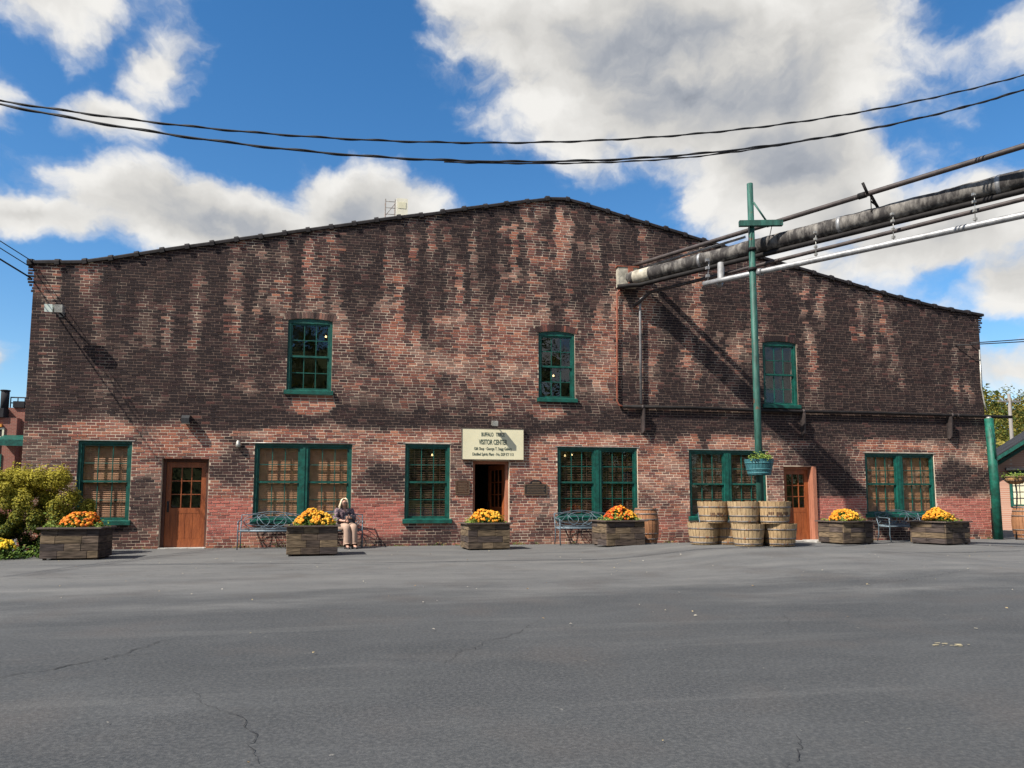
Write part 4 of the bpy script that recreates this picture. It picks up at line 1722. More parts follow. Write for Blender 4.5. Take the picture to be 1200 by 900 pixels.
make_bench((-2.02, -.48, 0), 'blue-grey cast metal bench under the paired tan-blind window, empty')
make_bench((-.56, -.48, 0), 'blue-grey cast metal bench carrying the seated woman')
make_bench((5.78, -.48, .012), 'blue-grey cast metal bench behind the planter right of the entrance')
make_bench((9.85, -.48, .014), 'cast metal bench hidden behind the stacked half-barrel tubs')
make_bench((15.30, -.52, 0), 'cast metal bench between the two rightmost planters')


# ------------------------------------------------------------------ planters
def make_planter(loc, w, d, h, rz, label, seed):
    t = thing('barrel_stave_planter', label, 'planter', loc, rz, 'weathered wooden planters in front of the building')
    r = random.Random(seed)
    base = [(.066, .048, .038), (.082, .060, .043), (.056, .042, .036), (.108, .078, .049), (.072, .052, .039), (.120, .086, .054), (.048, .037, .034)]
    rows = 4
    rh = (h - .05) / rows

    def tone():
        c = r.choice(base)
        k = r.uniform(.8, 1.2)
        return tuple(v * k for v in c)

    def plank(x0, x1, y0, y1, z0, z1):
        mb = MB()
        mb.box(x0, x1, y0, y1, z0, z1, tone())
        o = mb.build('plank', 'plank', t)
        bv = o.modifiers.new('edge', 'BEVEL')
        bv.width = .006
        bv.segments = 1
    for j in range(rows):
        z0, z1 = .03 + j * rh + .003, .03 + (j + 1) * rh - .003
        cuts = sorted([-w / 2] + [w / 2] + [r.uniform(-.3, -.08) * w, r.uniform(.1, .34) * w])
        for a, b in zip(cuts[:-1], cuts[1:]):
            pr = r.uniform(0, .008)
            plank(a + .002, b - .002, -d / 2 - pr, -d / 2 + .035, z0, z1)
        plank(-w / 2, w / 2, d / 2 - .035, d / 2, z0, z1)
        for s in (-1, 1):
            c = r.uniform(-.15, .15) * d
            for (a, b) in ((-d / 2 + .037, c), (c + .004, d / 2 - .037)):
                pr = r.uniform(0, .006)
                x0, x1 = (s * (w / 2 - .035), s * (w / 2 + pr))
                plank(min(x0, x1), max(x0, x1), a, b, z0, z1)
    for (sx, sy) in ((-1, -1), (1, -1), (1, 1), (-1, 1)):
        mb = MB()
        mb.box(sx * (w / 2 - .10), sx * (w / 2 - .045), sy * (d / 2 - .10), sy * (d / 2 - .045), .0, h - .03)
        mb.build('corner_block', 'rim', t)
    ov, rw = .055, .10
    for (a, b, c, e) in ((-w / 2 - ov, w / 2 + ov, -d / 2 - ov, -d / 2 - ov + rw), (-w / 2 - ov, w / 2 + ov, d / 2 + ov - rw, d / 2 + ov),
                         (-w / 2 - ov, -w / 2 - ov + rw, -d / 2 - ov + rw + .003, d / 2 + ov - rw - .003), (w / 2 + ov - rw, w / 2 + ov, -d / 2 - ov + rw + .003, d / 2 + ov - rw - .003)):
        mb = MB()
        mb.box(a, b, c, e, h - .022, h + .008)
        mb.build('rim_board', 'rim', t)
    mb = MB()
    mb.box(-w / 2 + .036, w / 2 - .036, -d / 2 + .036, d / 2 - .036, .06, h - .05)
    mb.build('soil', 'soil', t)
    return t


def leafquad(mb, p, nrm, size, col, r, elong=1.7, fold=.25):
    n_ = Vector(nrm).normalized()
    a = n_.orthogonal().normalized()
    a = (Matrix.Rotation(r.uniform(0, 6.283), 3, n_) @ a)
    b = n_.cross(a)
    p = Vector(p)
    l, w = size * elong, size * .5
    tip = p + a * l - n_ * fold * size
    mid = p + a * l * .5
    mb.add([p, mid + b * w + n_ * fold * size * .5, tip, mid - b * w + n_ * fold * size * .5], [(0, 1, 2), (0, 2, 3)], col)


def blossom(mb, p, nrm, s, col, r):
    """a small pompon: two rings of petals round a raised heart"""
    n_ = Vector(nrm).normalized()
    a = n_.orthogonal().normalized()
    b = n_.cross(a)
    p = Vector(p)
    ph = r.uniform(0, 6.28)
    k = 7
    vs = [p + n_ * s * .55]
    for i in range(k):
        q = ph + 6.283 * i / k
        vs.append(p + (a * math.cos(q) + b * math.sin(q)) * s * .62 + n_ * s * .36)
    for i in range(k):
        q = ph + 6.283 * (i + .5) / k
        vs.append(p + (a * math.cos(q) + b * math.sin(q)) * s * r.uniform(.9, 1.1) - n_ * s * .12)
    fs = [(0, 1 + i, 1 + (i + 1) % k) for i in range(k)]
    fs += [(1 + i, 1 + k + i, 1 + (i + 1) % k) for i in range(k)]
    fs += [(1 + i, 1 + k + (i - 1) % k, 1 + k + i) for i in range(k)]
    mb.add(vs, fs, col)


GREENS = [(.05, .10, .018), (.075, .14, .025), (.10, .175, .035), (.035, .075, .016), (.13, .19, .04)]
LIMES = [(.20, .28, .05), (.15, .23, .04), (.26, .33, .07), (.11, .18, .03), (.30, .35, .10)]


def make_mum(loc, rx, ry, h, cols, label, seed, name='chrysanthemum', nb=380):
    t = thing(name, label, 'flowers', loc, 0, 'chrysanthemums in the planters')
    r = random.Random(seed)
    fb, lb = MB(), MB()
    lumps = [(r.uniform(-.75, .75) * rx, r.uniform(-.5, .4) * ry, r.uniform(.3, 1.0)) for _ in range(6)]

    def surf(u, q):
        x, y = u * rx * math.cos(q), u * ry * math.sin(q)
        z = h * math.sqrt(max(0, 1 - u * u * .92))
        bumpy = sum(.13 * h * math.exp(-((x - lx) ** 2 + (y - ly) ** 2) / (.3 * rx) ** 2) * k for lx, ly, k in lumps)
        nrm = Vector((x / rx ** 2, y / ry ** 2, z / h ** 2 + .001)).normalized()
        return Vector((x, y, z + bumpy)), nrm
    gaps = [(r.uniform(.3, .9), r.uniform(3.6, 5.8), r.uniform(.10, .2)) for _ in range(4)]
    for i in range(nb):
        u, q = math.sqrt(r.random()), r.uniform(0, 6.283)
        p, n_ = surf(u, q)
        if any(math.hypot(u * math.cos(q) - gu * math.cos(gq), u * math.sin(q) - gu * math.sin(gq)) < gr for gu, gq, gr in gaps) and r.random() < .85:
            continue
        c = cols[min(len(cols) - 1, int((.5 + .5 * math.cos(q) * u + r.gauss(0, .22)) * len(cols)))] if r.random() > .1 else cols[0]
        k = r.uniform(.75, 1.15)
        blossom(fb, p + n_ * r.uniform(-.02, .02), n_ + Vector((r.gauss(0, .25), r.gauss(0, .25), r.gauss(0, .2))), r.uniform(.022, .040), tuple(v * k for v in c), r)
    for i in range(900):
        u, q = r.random() ** .4, r.uniform(0, 6.283)
        p, n_ = surf(u, q)
        p = p * r.uniform(.55, .97)
        leafquad(lb, p, n_ + Vector((r.gauss(0, .5), r.gauss(0, .5), r.gauss(0, .4))), r.uniform(.022, .04), r.choice(GREENS), r)
    stuff(fb.build('blossoms', 'petal', t, fix=False))
    stuff(lb.build('foliage', 'leaf', t, fix=False))
    sb = MB()
    for i in range(7):
        q = i * .9
        sb.tube([(0, 0, -.12), (.3 * rx * math.cos(q), .3 * ry * math.sin(q), h * .3), (.6 * rx * math.cos(q), .6 * ry * math.sin(q), h * .7)], [.010, .008, .004], 5)
    sb.build('stems', 'bark', t)
    return t


def make_trailer(loc, w, d, label, seed, rz=0, n=900, hmax=.19):
    t = thing('trailing_plant', label, 'plant', loc, rz, 'lime green fillers in the planters')
    r = random.Random(seed)
    lb, sb = MB(), MB()
    cl = [(r.uniform(-w / 2, w / 2), r.uniform(-d / 2, d / 2), r.uniform(.5, 1)) for _ in range(16)]
    for i in range(n):
        cx, cy, k = r.choice(cl)
        x, y = cx + r.gauss(0, .06), cy + r.gauss(0, .05)
        x, y = max(-w / 2, min(w / 2, x)), max(-d / 2, min(d / 2, y))
        z = abs(r.gauss(0, .5)) * hmax * k
        leafquad(lb, (x, y, z), (r.gauss(0, .5), r.gauss(-.3, .5), 1), r.uniform(.03, .055), r.choice(LIMES), r, 1.3)
    for cx, cy, k in cl:
        sb.tube([(cx, cy, -.08), (cx + .02, cy, .03), (cx + r.gauss(0, .05), cy - .03, .08 * k)], [.006, .005, .003], 5)
    stuff(lb.build('leaves', 'leaf', t, fix=False))
    sb.build('stems', 'bark', t)


OR = [(.62, .17, .015), (.70, .24, .02), (.74, .32, .03), (.55, .12, .012)]
YO = [(.70, .26, .02), (.76, .36, .03), (.78, .44, .05)]
RO = [(.50, .07, .012), (.62, .15, .015), (.74, .30, .025), (.78, .40, .04)]
# front-left corner, width, depth, height, turn
PL = [((-5.94, -3.33), 1.04, .80, .62, -.02, 'darkest weathered plank planter, leftmost, in front of the shrub', OR, 'orange chrysanthemum in the leftmost planter before the shrub', .33, .06),
      ((-1.41, -3.14), 1.03, .80, .62, .06, 'weathered plank planter in front of the seated woman', YO, 'golden orange chrysanthemum in the planter beside the seated woman', .36, .04),
      ((2.53, -2.06), 1.0, .85, .62, .08, 'weathered plank planter in front of the entrance doorway', YO, 'orange chrysanthemum in the planter before the entrance doorway', .34, .03),
      ((5.80, -2.30), 1.0, .90, .62, .10, 'weathered plank planter with an upright barrel behind it', RO, 'red-orange and orange chrysanthemum in the planter with the barrel behind', .36, .05),
      ((12.46, -1.75), .98, .95, .60, .12, 'weathered plank planter right of the rightmost brown door', YO, 'golden chrysanthemum in the planter right of the rightmost door', .34, -.05),
      ((14.82, -2.58), 1.0, 1.0, .60, .26, 'weathered plank planter nearest the green corner post', YO, 'golden chrysanthemum in the planter nearest the green post', .36, -.06)]
for i, (c, w, d, h, rz, lab, pal, mlab, mr, mx) in enumerate(PL):
    cx = c[0] + math.cos(rz) * w / 2 - math.sin(rz) * d / 2
    cy = c[1] + math.sin(rz) * w / 2 + math.cos(rz) * d / 2
    gz = float(gh(np.array(cx), np.array(cy)))
    make_planter((cx, cy, gz), w, d, h, rz, lab, 40 + i)
    make_mum((cx + mx, cy - .05, gz + h - .05), mr + .06, .33, .31, pal, mlab, 60 + i)
    make_trailer((cx, cy - .06, gz + h - .05), w - .08, d - .2, 'lime green low foliage round the ' + mlab[:mlab.index(' in the')].split(' and ')[0] + mlab[mlab.index(' in the'):], 80 + i, rz)


# ------------------------------------------------------------------ barrels and tubs
def half_tub(loc, label, rz, m='oak', rt=.345, rb=.285, h=.455, name='half_barrel_tub', group='half-barrel tubs stacked by the green pole', mark=None, cat='tub', hoop='hoop'):
    t = thing(name, label, cat, loc, rz, group)
    n = 26

    def rad(z):
        k = z / h
        return rb + (rt - rb) * (1.35 * k - .35 * k * k)
    # shell of staves: each stave a flat face with an open joint
    mb = MB()
    r = random.Random(int(loc[0] * 1000 + loc[2] * 77))
    lev = [0, .33, .66, 1.0]
    for i in range(n):
        q0, q1 = 2 * math.pi * i / n + .012, 2 * math.pi * (i + 1) / n - .012
        dr = r.gauss(0, .0015)
        dz = r.gauss(0, .004)
        vs = []
        for l in lev:
            z = h * l + (dz if l == 1 else 0)
            ro, ri = rad(h * l) + dr, rad(h * l) - .026
            vs += [(ro * math.cos(q0), ro * math.sin(q0), z), (ro * math.cos(q1), ro * math.sin(q1), z), (ri * math.cos(q1), ri * math.sin(q1), z), (ri * math.cos(q0), ri * math.sin(q0), z)]
        fs = [(3, 2, 1, 0), tuple(12 + k for k in range(4))]
        for a in range(3):
            o_ = 4 * a
            for k in range(4):
                fs.append((o_ + k, o_ + (k + 1) % 4, o_ + 4 + (k + 1) % 4, o_ + 4 + k))
        mb.add(vs, fs)
    stuff(mb.build('staves', m, t))
    mb = MB()
    mb.lathe([(0, .03), (rad(.03) - .024, .03), (rad(.05) - .024, .05), (0, .05)], 24)
    mb.build('bottom', m, t)
    for z, hh in ((.02, .035), (h * .30, .032), (h * .70, .034)):
        mb = MB()
        mb.lathe([(rad(z) - .004, z), (rad(z) + .004, z), (rad(z + hh) + .004, z + hh), (rad(z + hh) - .004, z + hh), (rad(z) - .004, z)], 30)
        mb.build('hoop', hoop, t)
    if mark:
        z0, z1, q0, q1, pat = mark
        mb = MB()
        k = len(pat)
        for i, ch in enumerate(pat):
            if ch == ' ':
                continue
            a0, a1 = q0 + (q1 - q0) * i / k, q0 + (q1 - q0) * (i + .72) / k
            zz = [(z0, z1), (z0, (z0 + z1) / 2), ((z0 + z1) / 2, z1), (z0 * .7 + z1 * .3, z1)][int(ch)]
            ra, rb_ = rad(zz[0]) + .0045, rad(zz[1]) + .0045
            mb.add([(ra * math.cos(a0), ra * math.sin(a0), zz[0]), (ra * math.cos(a1), ra * math.sin(a1), zz[0]), (rb_ * math.cos(a1), rb_ * math.sin(a1), zz[1]), (rb_ * math.cos(a0), rb_ * math.sin(a0), zz[1])], [(0, 1, 2, 3)])
        mb.build('stencil_mark', 'stencil', t)
    return t


def full_barrel(loc, label, m='oak_dark', h=.90, rb=.27, rm=.335, rz=0):
    t = thing('oak_barrel', label, 'barrel', loc, rz, 'upright oak barrels')
    n = 26

    def rad(z):
        return rb + (rm - rb) * (1 - (2 * z / h - 1) ** 2)
    mb = MB()
    r = random.Random(int(loc[0] * 100))
    lev = np.linspace(0, 1, 8)
    for i in range(n):
        q0, q1 = 2 * math.pi * i / n + .01, 2 * math.pi * (i + 1) / n - .01
        dr = r.gauss(0, .001)
        vs = []
        for l in lev:
            z = h * l
            ro, ri = rad(z) + dr, rad(z) - .026
            vs += [(ro * math.cos(q0), ro * math.sin(q0), z), (ro * math.cos(q1), ro * math.sin(q1), z), (ri * math.cos(q1), ri * math.sin(q1), z), (ri * math.cos(q0), ri * math.sin(q0), z)]
        fs = [(3, 2, 1, 0), tuple(28 + k for k in range(4))]
        for a in range(7):
            o_ = 4 * a
            for k in range(4):
                fs.append((o_ + k, o_ + (k + 1) % 4, o_ + 4 + (k + 1) % 4, o_ + 4 + k))
        mb.add(vs, fs)
    stuff(mb.build('staves', m, t))
    mb = MB()
    mb.lathe([(0, h - .05), (rad(h) - .024, h - .05), (rad(h) - .024, h - .03), (0, h - .03)], 24)
    mb.build('head', m, t)
    for z, hh in ((.015, .04), (.13, .035), (.27, .035), (h - .305, .035), (h - .165, .035), (h - .055, .04)):
        mb = MB()
        mb.lathe([(rad(z) - .004, z), (rad(z) + .004, z), (rad(z + hh) + .004, z + hh), (rad(z + hh) - .004, z + hh), (rad(z) - .004, z)], 30)
        mb.build('hoop', 'hoop', t)
    return t


def gz(x, y):
    return float(gh(np.array(x), np.array(y))) + .008


TUBS = [  # x, y, level, label, mark
    (7.42, -4.05, 0, 'pale half-barrel tub at the lower left end of the stack', None),
    (7.98, -4.10, 0, 'pale half-barrel tub on the ground, second from the left of the stack', None),
    (8.06, -4.80, 0, 'pale half-barrel tub on the ground at the front middle of the stack', None),
    (8.66, -4.22, 0, 'shaded half-barrel tub on the ground at the back right of the stack', None),
    (8.72, -4.93, 0, 'pale half-barrel tub on the ground at the lower right of the stack', None),
    (7.58, -4.22, 1, 'stencilled half-barrel tub at the upper left of the stack', (.13, .22, -2.25, -1.15, '0301230213')),
    (8.03, -4.72, 1, 'pale half-barrel tub in the middle of the upper row', None),
    (8.56, -4.95, 1, 'stencilled half-barrel tub at the front right of the upper row', (.15, .24, -2.5, -.9, '1232 03012303')),
    (8.90, -4.45, 1, 'half-barrel tub at the back right of the upper row, close to the pole', None)]
for i, (x, y, lv, lab, mk) in enumerate(TUBS):
    z = gz(x, y) if lv == 0 else gz(8.2, -4.4) + .458 + .002
    half_tub((x, y, z), lab, i * .37 + .1 if mk is None else 0.0, ('oak_grey', 'oak_brown', 'oak_grey', 'oak_brown', 'oak', 'oak', 'oak_grey', 'oak', 'oak_brown')[i], mark=mk)

full_barrel((7.28, -1.02, gz(7.28, -1.02) - .004), 'brown upright oak barrel behind the planter right of the entrance', h=.93)
full_barrel((19.42, -.55, .004), 'brown upright oak barrel at the right edge near the green post', h=.98, rb=.32, rm=.40)
full_barrel((19.25, .85, .004), 'dark barrel in shade behind the green corner post', 'rim', h=.9)

# tub on the green pole
half_tub((PX_, PY_, .19 + 1.53), 'blue-green painted tub fixed round the tall green pole', .05, 'tub_blue', .325, .245, .36, 'pole_tub', 'hanging planters', None, 'planter', 'tub_blue')
make_trailer((PX_, PY_ - .05, .19 + 1.53 + .34), .58, .5, 'lime green plants growing in the blue-green pole tub', 95, 0, 420, .17)

# coir basket by the green post
t = thing('hanging_basket', 'coir-lined planter basket beside the green corner post', 'planter', (19.10, -.55, 1.62), 0, 'hanging planters')
mb = MB()
mb.lathe([(0, 0), (.16, .02), (.25, .10), (.30, .22), (.29, .24), (.22, .14), (0, .1)], 20)
mb.build('liner', 'coir', t)
mb = MB()
for z, r_ in ((.225, .31), (.10, .262)):
    mb.tube([(r_ * math.cos(q), r_ * math.sin(q), z) for q in np.linspace(0, 6.283, 21)], .008, 5, caps=False)
for i in range(8):
    q = i * math.pi / 4
    mb.tube([(.31 * math.cos(q), .31 * math.sin(q), .225), (.262 * math.cos(q), .262 * math.sin(q), .10), (.16 * math.cos(q), .16 * math.sin(q), .012)], .006, 5)
mb.build('wire_frame', 'black_metal', t)
mb = MB()
mb.tube([(0, 0, .0), (0.02, 0, -.3), (-.06, .05, -1.62)], .022, 6)
mb.tube([(-.26, .2, .16), (-.10, .1, .06), (0, 0, .01)], .016, 6)
mb.build('stand', 'black_metal', t)
make_trailer((19.10, -.55, 1.62 + .2), .58, .5, 'green plants growing in the coir-lined basket', 97, 0, 420, .16)


# ------------------------------------------------------------------ the seated woman
def skin_mesh(joints, bones, sub=2):
    me = bpy.data.meshes.new('b')
    idx = {k: i for i, k in enumerate(joints)}
    me.from_pydata([joints[k][0] for k in joints], [(idx[a], idx[b]) for a, b in bones], [])
    o = bpy.data.objects.new('b', me)
    COL.objects.link(o)
    o.modifiers.new('s', 'SKIN')
    sv = me.skin_vertices[0].data
    for k, i in idx.items():
        r_ = joints[k][1]
        sv[i].radius = r_ if isinstance(r_, tuple) else (r_, r_)
        sv[i].use_root = (i == 0)
    sb = o.modifiers.new('d', 'SUBSURF')
    sb.levels = sb.render_levels = sub
    bpy.context.view_layer.update()
    dg = bpy.context.evaluated_depsgraph_get()
    out = bpy.data.meshes.new_from_object(o.evaluated_get(dg))
    bpy.data.objects.remove(o)
    bpy.data.meshes.remove(me)
    return out


def build_woman():
    t = thing('person', 'seated woman with long blond hair, dark patterned blouse and tan trousers on bench', 'person', (-.29, -.50, 0), R(17))
    J = {'pelvis': ((0, .02, .525), (.165, .12)), 'waist': ((-.01, .045, .68), (.135, .10)), 'chest': ((-.03, .03, .86), (.155, .105)), 'collar': ((-.045, .01, .955), (.09, .07)),
         'neck': ((-.05, -.01, 1.01), .048), 'jaw': ((-.055, -.045, 1.065), (.058, .062)), 'brow': ((-.057, -.035, 1.125), (.074, .086)), 'crown': ((-.057, -.02, 1.178), (.052, .06))}
    B = [('pelvis', 'waist'), ('waist', 'chest'), ('chest', 'collar'), ('collar', 'neck'), ('neck', 'jaw'), ('jaw', 'brow'), ('brow', 'crown')]
    for s, n_ in ((-1, 'l'), (1, 'r')):
        ox = -.035
        J['sh' + n_] = ((ox + s * .165, .015, .925), .058)
        J['el' + n_] = ((ox + s * .235, -.10, .70), .045)
        J['wr' + n_] = ((ox + s * .085, -.30, .70 + .04 * s), .028)
        J['pa' + n_] = ((ox + s * .035, -.345, .71 + .045 * s), (.036, .02))
        B += [('chest', 'sh' + n_), ('sh' + n_, 'el' + n_), ('el' + n_, 'wr' + n_), ('wr' + n_, 'pa' + n_)]
        J['hip' + n_] = ((s * .095, -.06, .52), .105)
        J['kn' + n_] = ((s * .085 + .02, -.44, .515), .073)
        J['ca' + n_] = ((s * .082 + .03, -.435, .33), .062)
        J['an' + n_] = ((s * .082 + .03, -.43, .085), .040)
        J['toe' + n_] = ((s * .095 + .03, -.60, .035), (.036, .025))
        B += [('pelvis', 'hip' + n_), ('hip' + n_, 'kn' + n_), ('kn' + n_, 'ca' + n_), ('ca' + n_, 'an' + n_), ('an' + n_, 'toe' + n_)]
    me = skin_mesh(J, B)
    bm = bmesh.new()
    bm.from_mesh(me)
    # five fingers on each palm
    for s in (-1, 1):
        px, pz = -.035 + s * .035, .71 + .045 * s
        for k in range(5):
            if k < 4:
                ln = (.052, .060, .056, .044)[k]
                base = Vector((px - s * .012, -.35 - .0, pz + .026 - .017 * k))
                pts = [base, base + Vector((-s * ln * .55, -.022, -.004)), base + Vector((-s * ln * .95, -.004, -.010)), base + Vector((-s * ln * 1.1, .018, -.014))]
            else:
                base = Vector((px + s * .01, -.335, pz + .03))
                pts = [base, base + Vector((-s * .015, -.02, .022)), base + Vector((-s * .038, -.028, .026))]
            mb = MB()
            mb.tube(pts, [.0095, .009, .0085, .006][:len(pts)], 6)
            tm = bpy.data.meshes.new('f')
            tm.from_pydata(mb.v, [], mb.f)
            bm.from_mesh(tm)
            bpy.data.meshes.remove(tm)
    # nose and ears pushed out of the head surface
    for v in bm.verts:
        x, y, z = v.co
        if z > 1.02 and y < -.085:
            v.co.y -= .020 * math.exp(-((x + .057) / .014) ** 2 - ((z - 1.088) / .020) ** 2)
            v.co.y += .007 * math.exp(-((abs(x + .057) - .03) / .015) ** 2 - ((z - 1.115) / .014) ** 2)
        if 1.06 < z < 1.13 and abs(x + .057) > .055:
            v.co.x += math.copysign(.012 * math.exp(-((z - 1.095) / .022) ** 2 - ((y + .03) / .02) ** 2), x + .057)
    bmesh.ops.recalc_face_normals(bm, faces=bm.faces)
    for f in bm.faces:
        f.smooth = True
    bm.to_mesh(me)
    me.materials.clear()
    me.materials.append(M['skin'])
    me.name = 'body'
    o = bpy.data.objects.new('body', me)
    COL.objects.link(o)
    o.parent = t

    def garment(name, mt, test, push):
        b2 = bmesh.new()
        b2.from_mesh(me)
        b2.normal_update()
        kill = [f for f in b2.faces if not test(f.calc_center_median())]
        bmesh.ops.delete(b2, geom=kill, context='FACES')
        seen, isl = set(), []
        for v in b2.verts:
            if v in seen:
                continue
            st_, g_ = [v], []
            seen.add(v)
            while st_:
                q = st_.pop()
                g_.append(q)
                for e_2 in q.link_edges:
                    w_ = e_2.other_vert(q)
                    if w_ not in seen:
                        seen.add(w_)
                        st_.append(w_)
            isl.append(g_)
        isl.sort(key=len)
        bmesh.ops.delete(b2, geom=[v for g_ in isl[:-1] for v in g_], context='VERTS')
        b2.normal_update()
        for v in b2.verts:
            v.co += v.normal * push(v.co)
        m2 = bpy.data.meshes.new(name)
        b2.to_mesh(m2)
        b2.free()
        m2.materials.append(M[mt])
        ob = bpy.data.objects.new(name, m2)
        COL.objects.link(ob)
        ob.parent = t
        sd_ = ob.modifiers.new('thick', 'SOLIDIFY')
        sd_.thickness = .008
        sd_.offset = 1
        return ob
    bm.free()
    garment('trousers', 'trousers', lambda c: c.z < .60 and not (c.z < .085) and not (c.y < -.27 and c.z > .62), lambda c: .012 + .03 * max(0, min(1, (.40 - c.z) / .3)))
    garment('blouse', 'blouse', lambda c: .555 < c.z < .965 and not (c.y < -.225 and c.z < .8) and not (c.y < -.04 and abs(c.x + .045) < .05 and c.z > .9) and not (c.z < .6 and c.y < -.14), lambda c: .014 + (.012 if c.z < .68 else 0))
    # face: eyes behind dark glasses, mouth
    mb = MB()
    for s in (-1, 1):
        mb.lathe([(0, -.002), (.021, 0), (.018, .006), (0, .008)], 10)
        base = len(mb.v) - 40
        for i in range(base, len(mb.v)):
            x, y, z = mb.v[i]
            mb.v[i] = (-.057 + s * .030 + x * 1.1, -.128 - z, 1.112 + y * .85)
    mb.tube([(-.087, -.131, 1.115), (-.057, -.138, 1.117), (-.027, -.131, 1.115)], .003, 5)
    for s in (-1, 1):
        mb.tube([(-.057 + s * .052, -.125, 1.116), (-.057 + s * .077, -.06, 1.114)], .0025, 5)
    mb.build('sunglasses', 'black_metal', t)
    mb = MB()
    mb.tube([(-.079, -.112, 1.053), (-.057, -.118, 1.051), (-.035, -.112, 1.053)], [.002, .005, .002], 6)
    mb.build('mouth', M['rust'], t)
    # hair: cap plus long locks to the shoulders
    mb = MB()
    r = random.Random(3)
    for i in range(95):
        q = r.uniform(.02, math.pi - .02) if i > 24 else r.choice((r.uniform(-.35, .1), r.uniform(math.pi - .1, math.pi + .35)))
        c = Vector((-.057, -.03, 1.13))
        top = c + Vector((.02 * math.cos(q), .02 * math.sin(q), .098))
        p1_ = c + Vector((.066 * math.cos(q), .075 * math.sin(q) + .005, .066))
        p2_ = c + Vector((.088 * math.cos(q), .092 * math.sin(q) + .006, -.02))
        p3_ = c + Vector((.098 * math.cos(q) + r.gauss(0, .008), .085 * math.sin(q) + .012, -.11))
        p4_ = c + Vector((.10 * math.cos(q) + r.gauss(0, .012), .07 * math.sin(q) + .0, -.19 + r.uniform(-.03, .03)))
        mb.tube([top, p1_, p2_, p3_, p4_], [.016, .018, .018, .015, .004], 5)
    mb.build('hair', 'hair', t)
    for s in (-1, 1):
        mb = MB()
        x = s * .088 + .03
        prof_ = [(-.045, .0), (-.05, .03), (-.035, .085), (.035, .085), (.05, .03), (.045, .0)]
        vs, fs = [], []
        st = [(-.37, 1.0, 1.0), (-.46, 1.0, .95), (-.54, 1.0, .62), (-.62, .8, .5), (-.645, .45, .35)]
        for (y, kx, kz) in st:
            vs += [(x + a * kx, y, b * kz + .001) for a, b in prof_]
        n_ = len(prof_)
        for i in range(len(st) - 1):
            for k in range(n_):
                fs.append((i * n_ + k, i * n_ + (k + 1) % n_, (i + 1) * n_ + (k + 1) % n_, (i + 1) * n_ + k))
        fs += [tuple(range(n_)), tuple(range((len(st) - 1) * n_, len(st) * n_))]
        mb.add(vs, fs)
        mb.build('shoe', 'shoe', t)
    for ch in t.children:                      # lean the trunk and head forward
        for v in ch.data.vertices:
            k = max(0.0, v.co.z - .58)
            v.co.y -= .20 * k
            v.co.z -= .05 * k


build_woman()
t = thing('handbag', 'dark handbag on the lap of the seated woman', 'bag', (-.17, -.72, .60))
mb = MB()
mb.prism([(-.14, 0), (.14, 0), (.12, .17), (.06, .20), (-.06, .20), (-.12, .17)], 'y', -.05, .07)
b_ = mb.build('body', 'bag', t)
bv = b_.modifiers.new('edge', 'BEVEL')
bv.width = .02
bv.segments = 2
mb = MB()
mb.tube([(-.08, .01, .19), (-.06, .01, .27), (0, .01, .29), (.06, .01, .27), (.08, .01, .19)], .008, 6)
mb.build('handle', 'bag', t)
mb = MB()
mb.box(-.02, .02, -.06, -.051, .11, .14)
mb.build('clasp', 'galv', t)


# ------------------------------------------------------------------ shrub and flower bed at the left
def make_shrub(loc, label, rx, ry, h, n, pal, seed, size=(.03, .055), name='leafy_shrub', cat='shrub'):
    t = thing(name, label, cat, loc)
    r = random.Random(seed)
    lb, sb = MB(), MB()
    cl = []
    for i in range(140):
        q, u = r.uniform(0, 6.283), math.sqrt(r.random())
        z = h * (.10 + .80 * r.random() ** .8)
        k = math.sqrt(max(.05, 1 - (max(0, z / h - .35) / .68) ** 2))
        cl.append((u * rx * .92 * k * math.cos(q), u * ry * .92 * k * math.sin(q), z, r.uniform(.12, .25)))
    for i in range(n):
        cx, cy, cz, cr = r.choice(cl)
        dv = Vector((r.gauss(0, 1), r.gauss(0, 1), r.gauss(0, 1)))
        dv.normalize()
        p = Vector((cx, cy, cz)) + dv * cr * (r.random() ** .35)
        if p.z < .02:
            continue
        kk = min(1, max(0, p.z / h + r.gauss(0, .12)))
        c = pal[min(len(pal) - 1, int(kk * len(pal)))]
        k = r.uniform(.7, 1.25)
        leafquad(lb, p, dv + Vector((0, -.2, .6)), r.uniform(*size), tuple(v * k for v in c), r, 1.7)
    for i in range(200):     # upright young shoots at the outline
        cx, cy, cz, cr = r.choice(cl)
        if cz < h * .6:
            continue
        p = Vector((cx + r.gauss(0, .1), cy + r.gauss(0, .1), cz + cr * .7))
        tip = p + Vector((r.gauss(0, .05), r.gauss(0, .05), r.uniform(.08, .2)))
        sb.tube([p, tip], [.004, .002], 4)
        for j in range(7):
            leafquad(lb, p.lerp(tip, j / 6), (r.gauss(0, .6), r.gauss(0, .6), .8), r.uniform(.025, .045), pal[-1], r, 1.8)
    for i in range(14):
        cx, cy, cz, cr = cl[i]
        sb.tube([(r.gauss(0, .15), r.gauss(0, .12), -.05), (cx * .5, cy * .5, cz * .55), (cx, cy, cz)], [.022, .014, .005], 6)
    stuff(lb.build('crown', 'leaf', t, fix=False))
    sb.build('stems', 'bark', t)
    return t


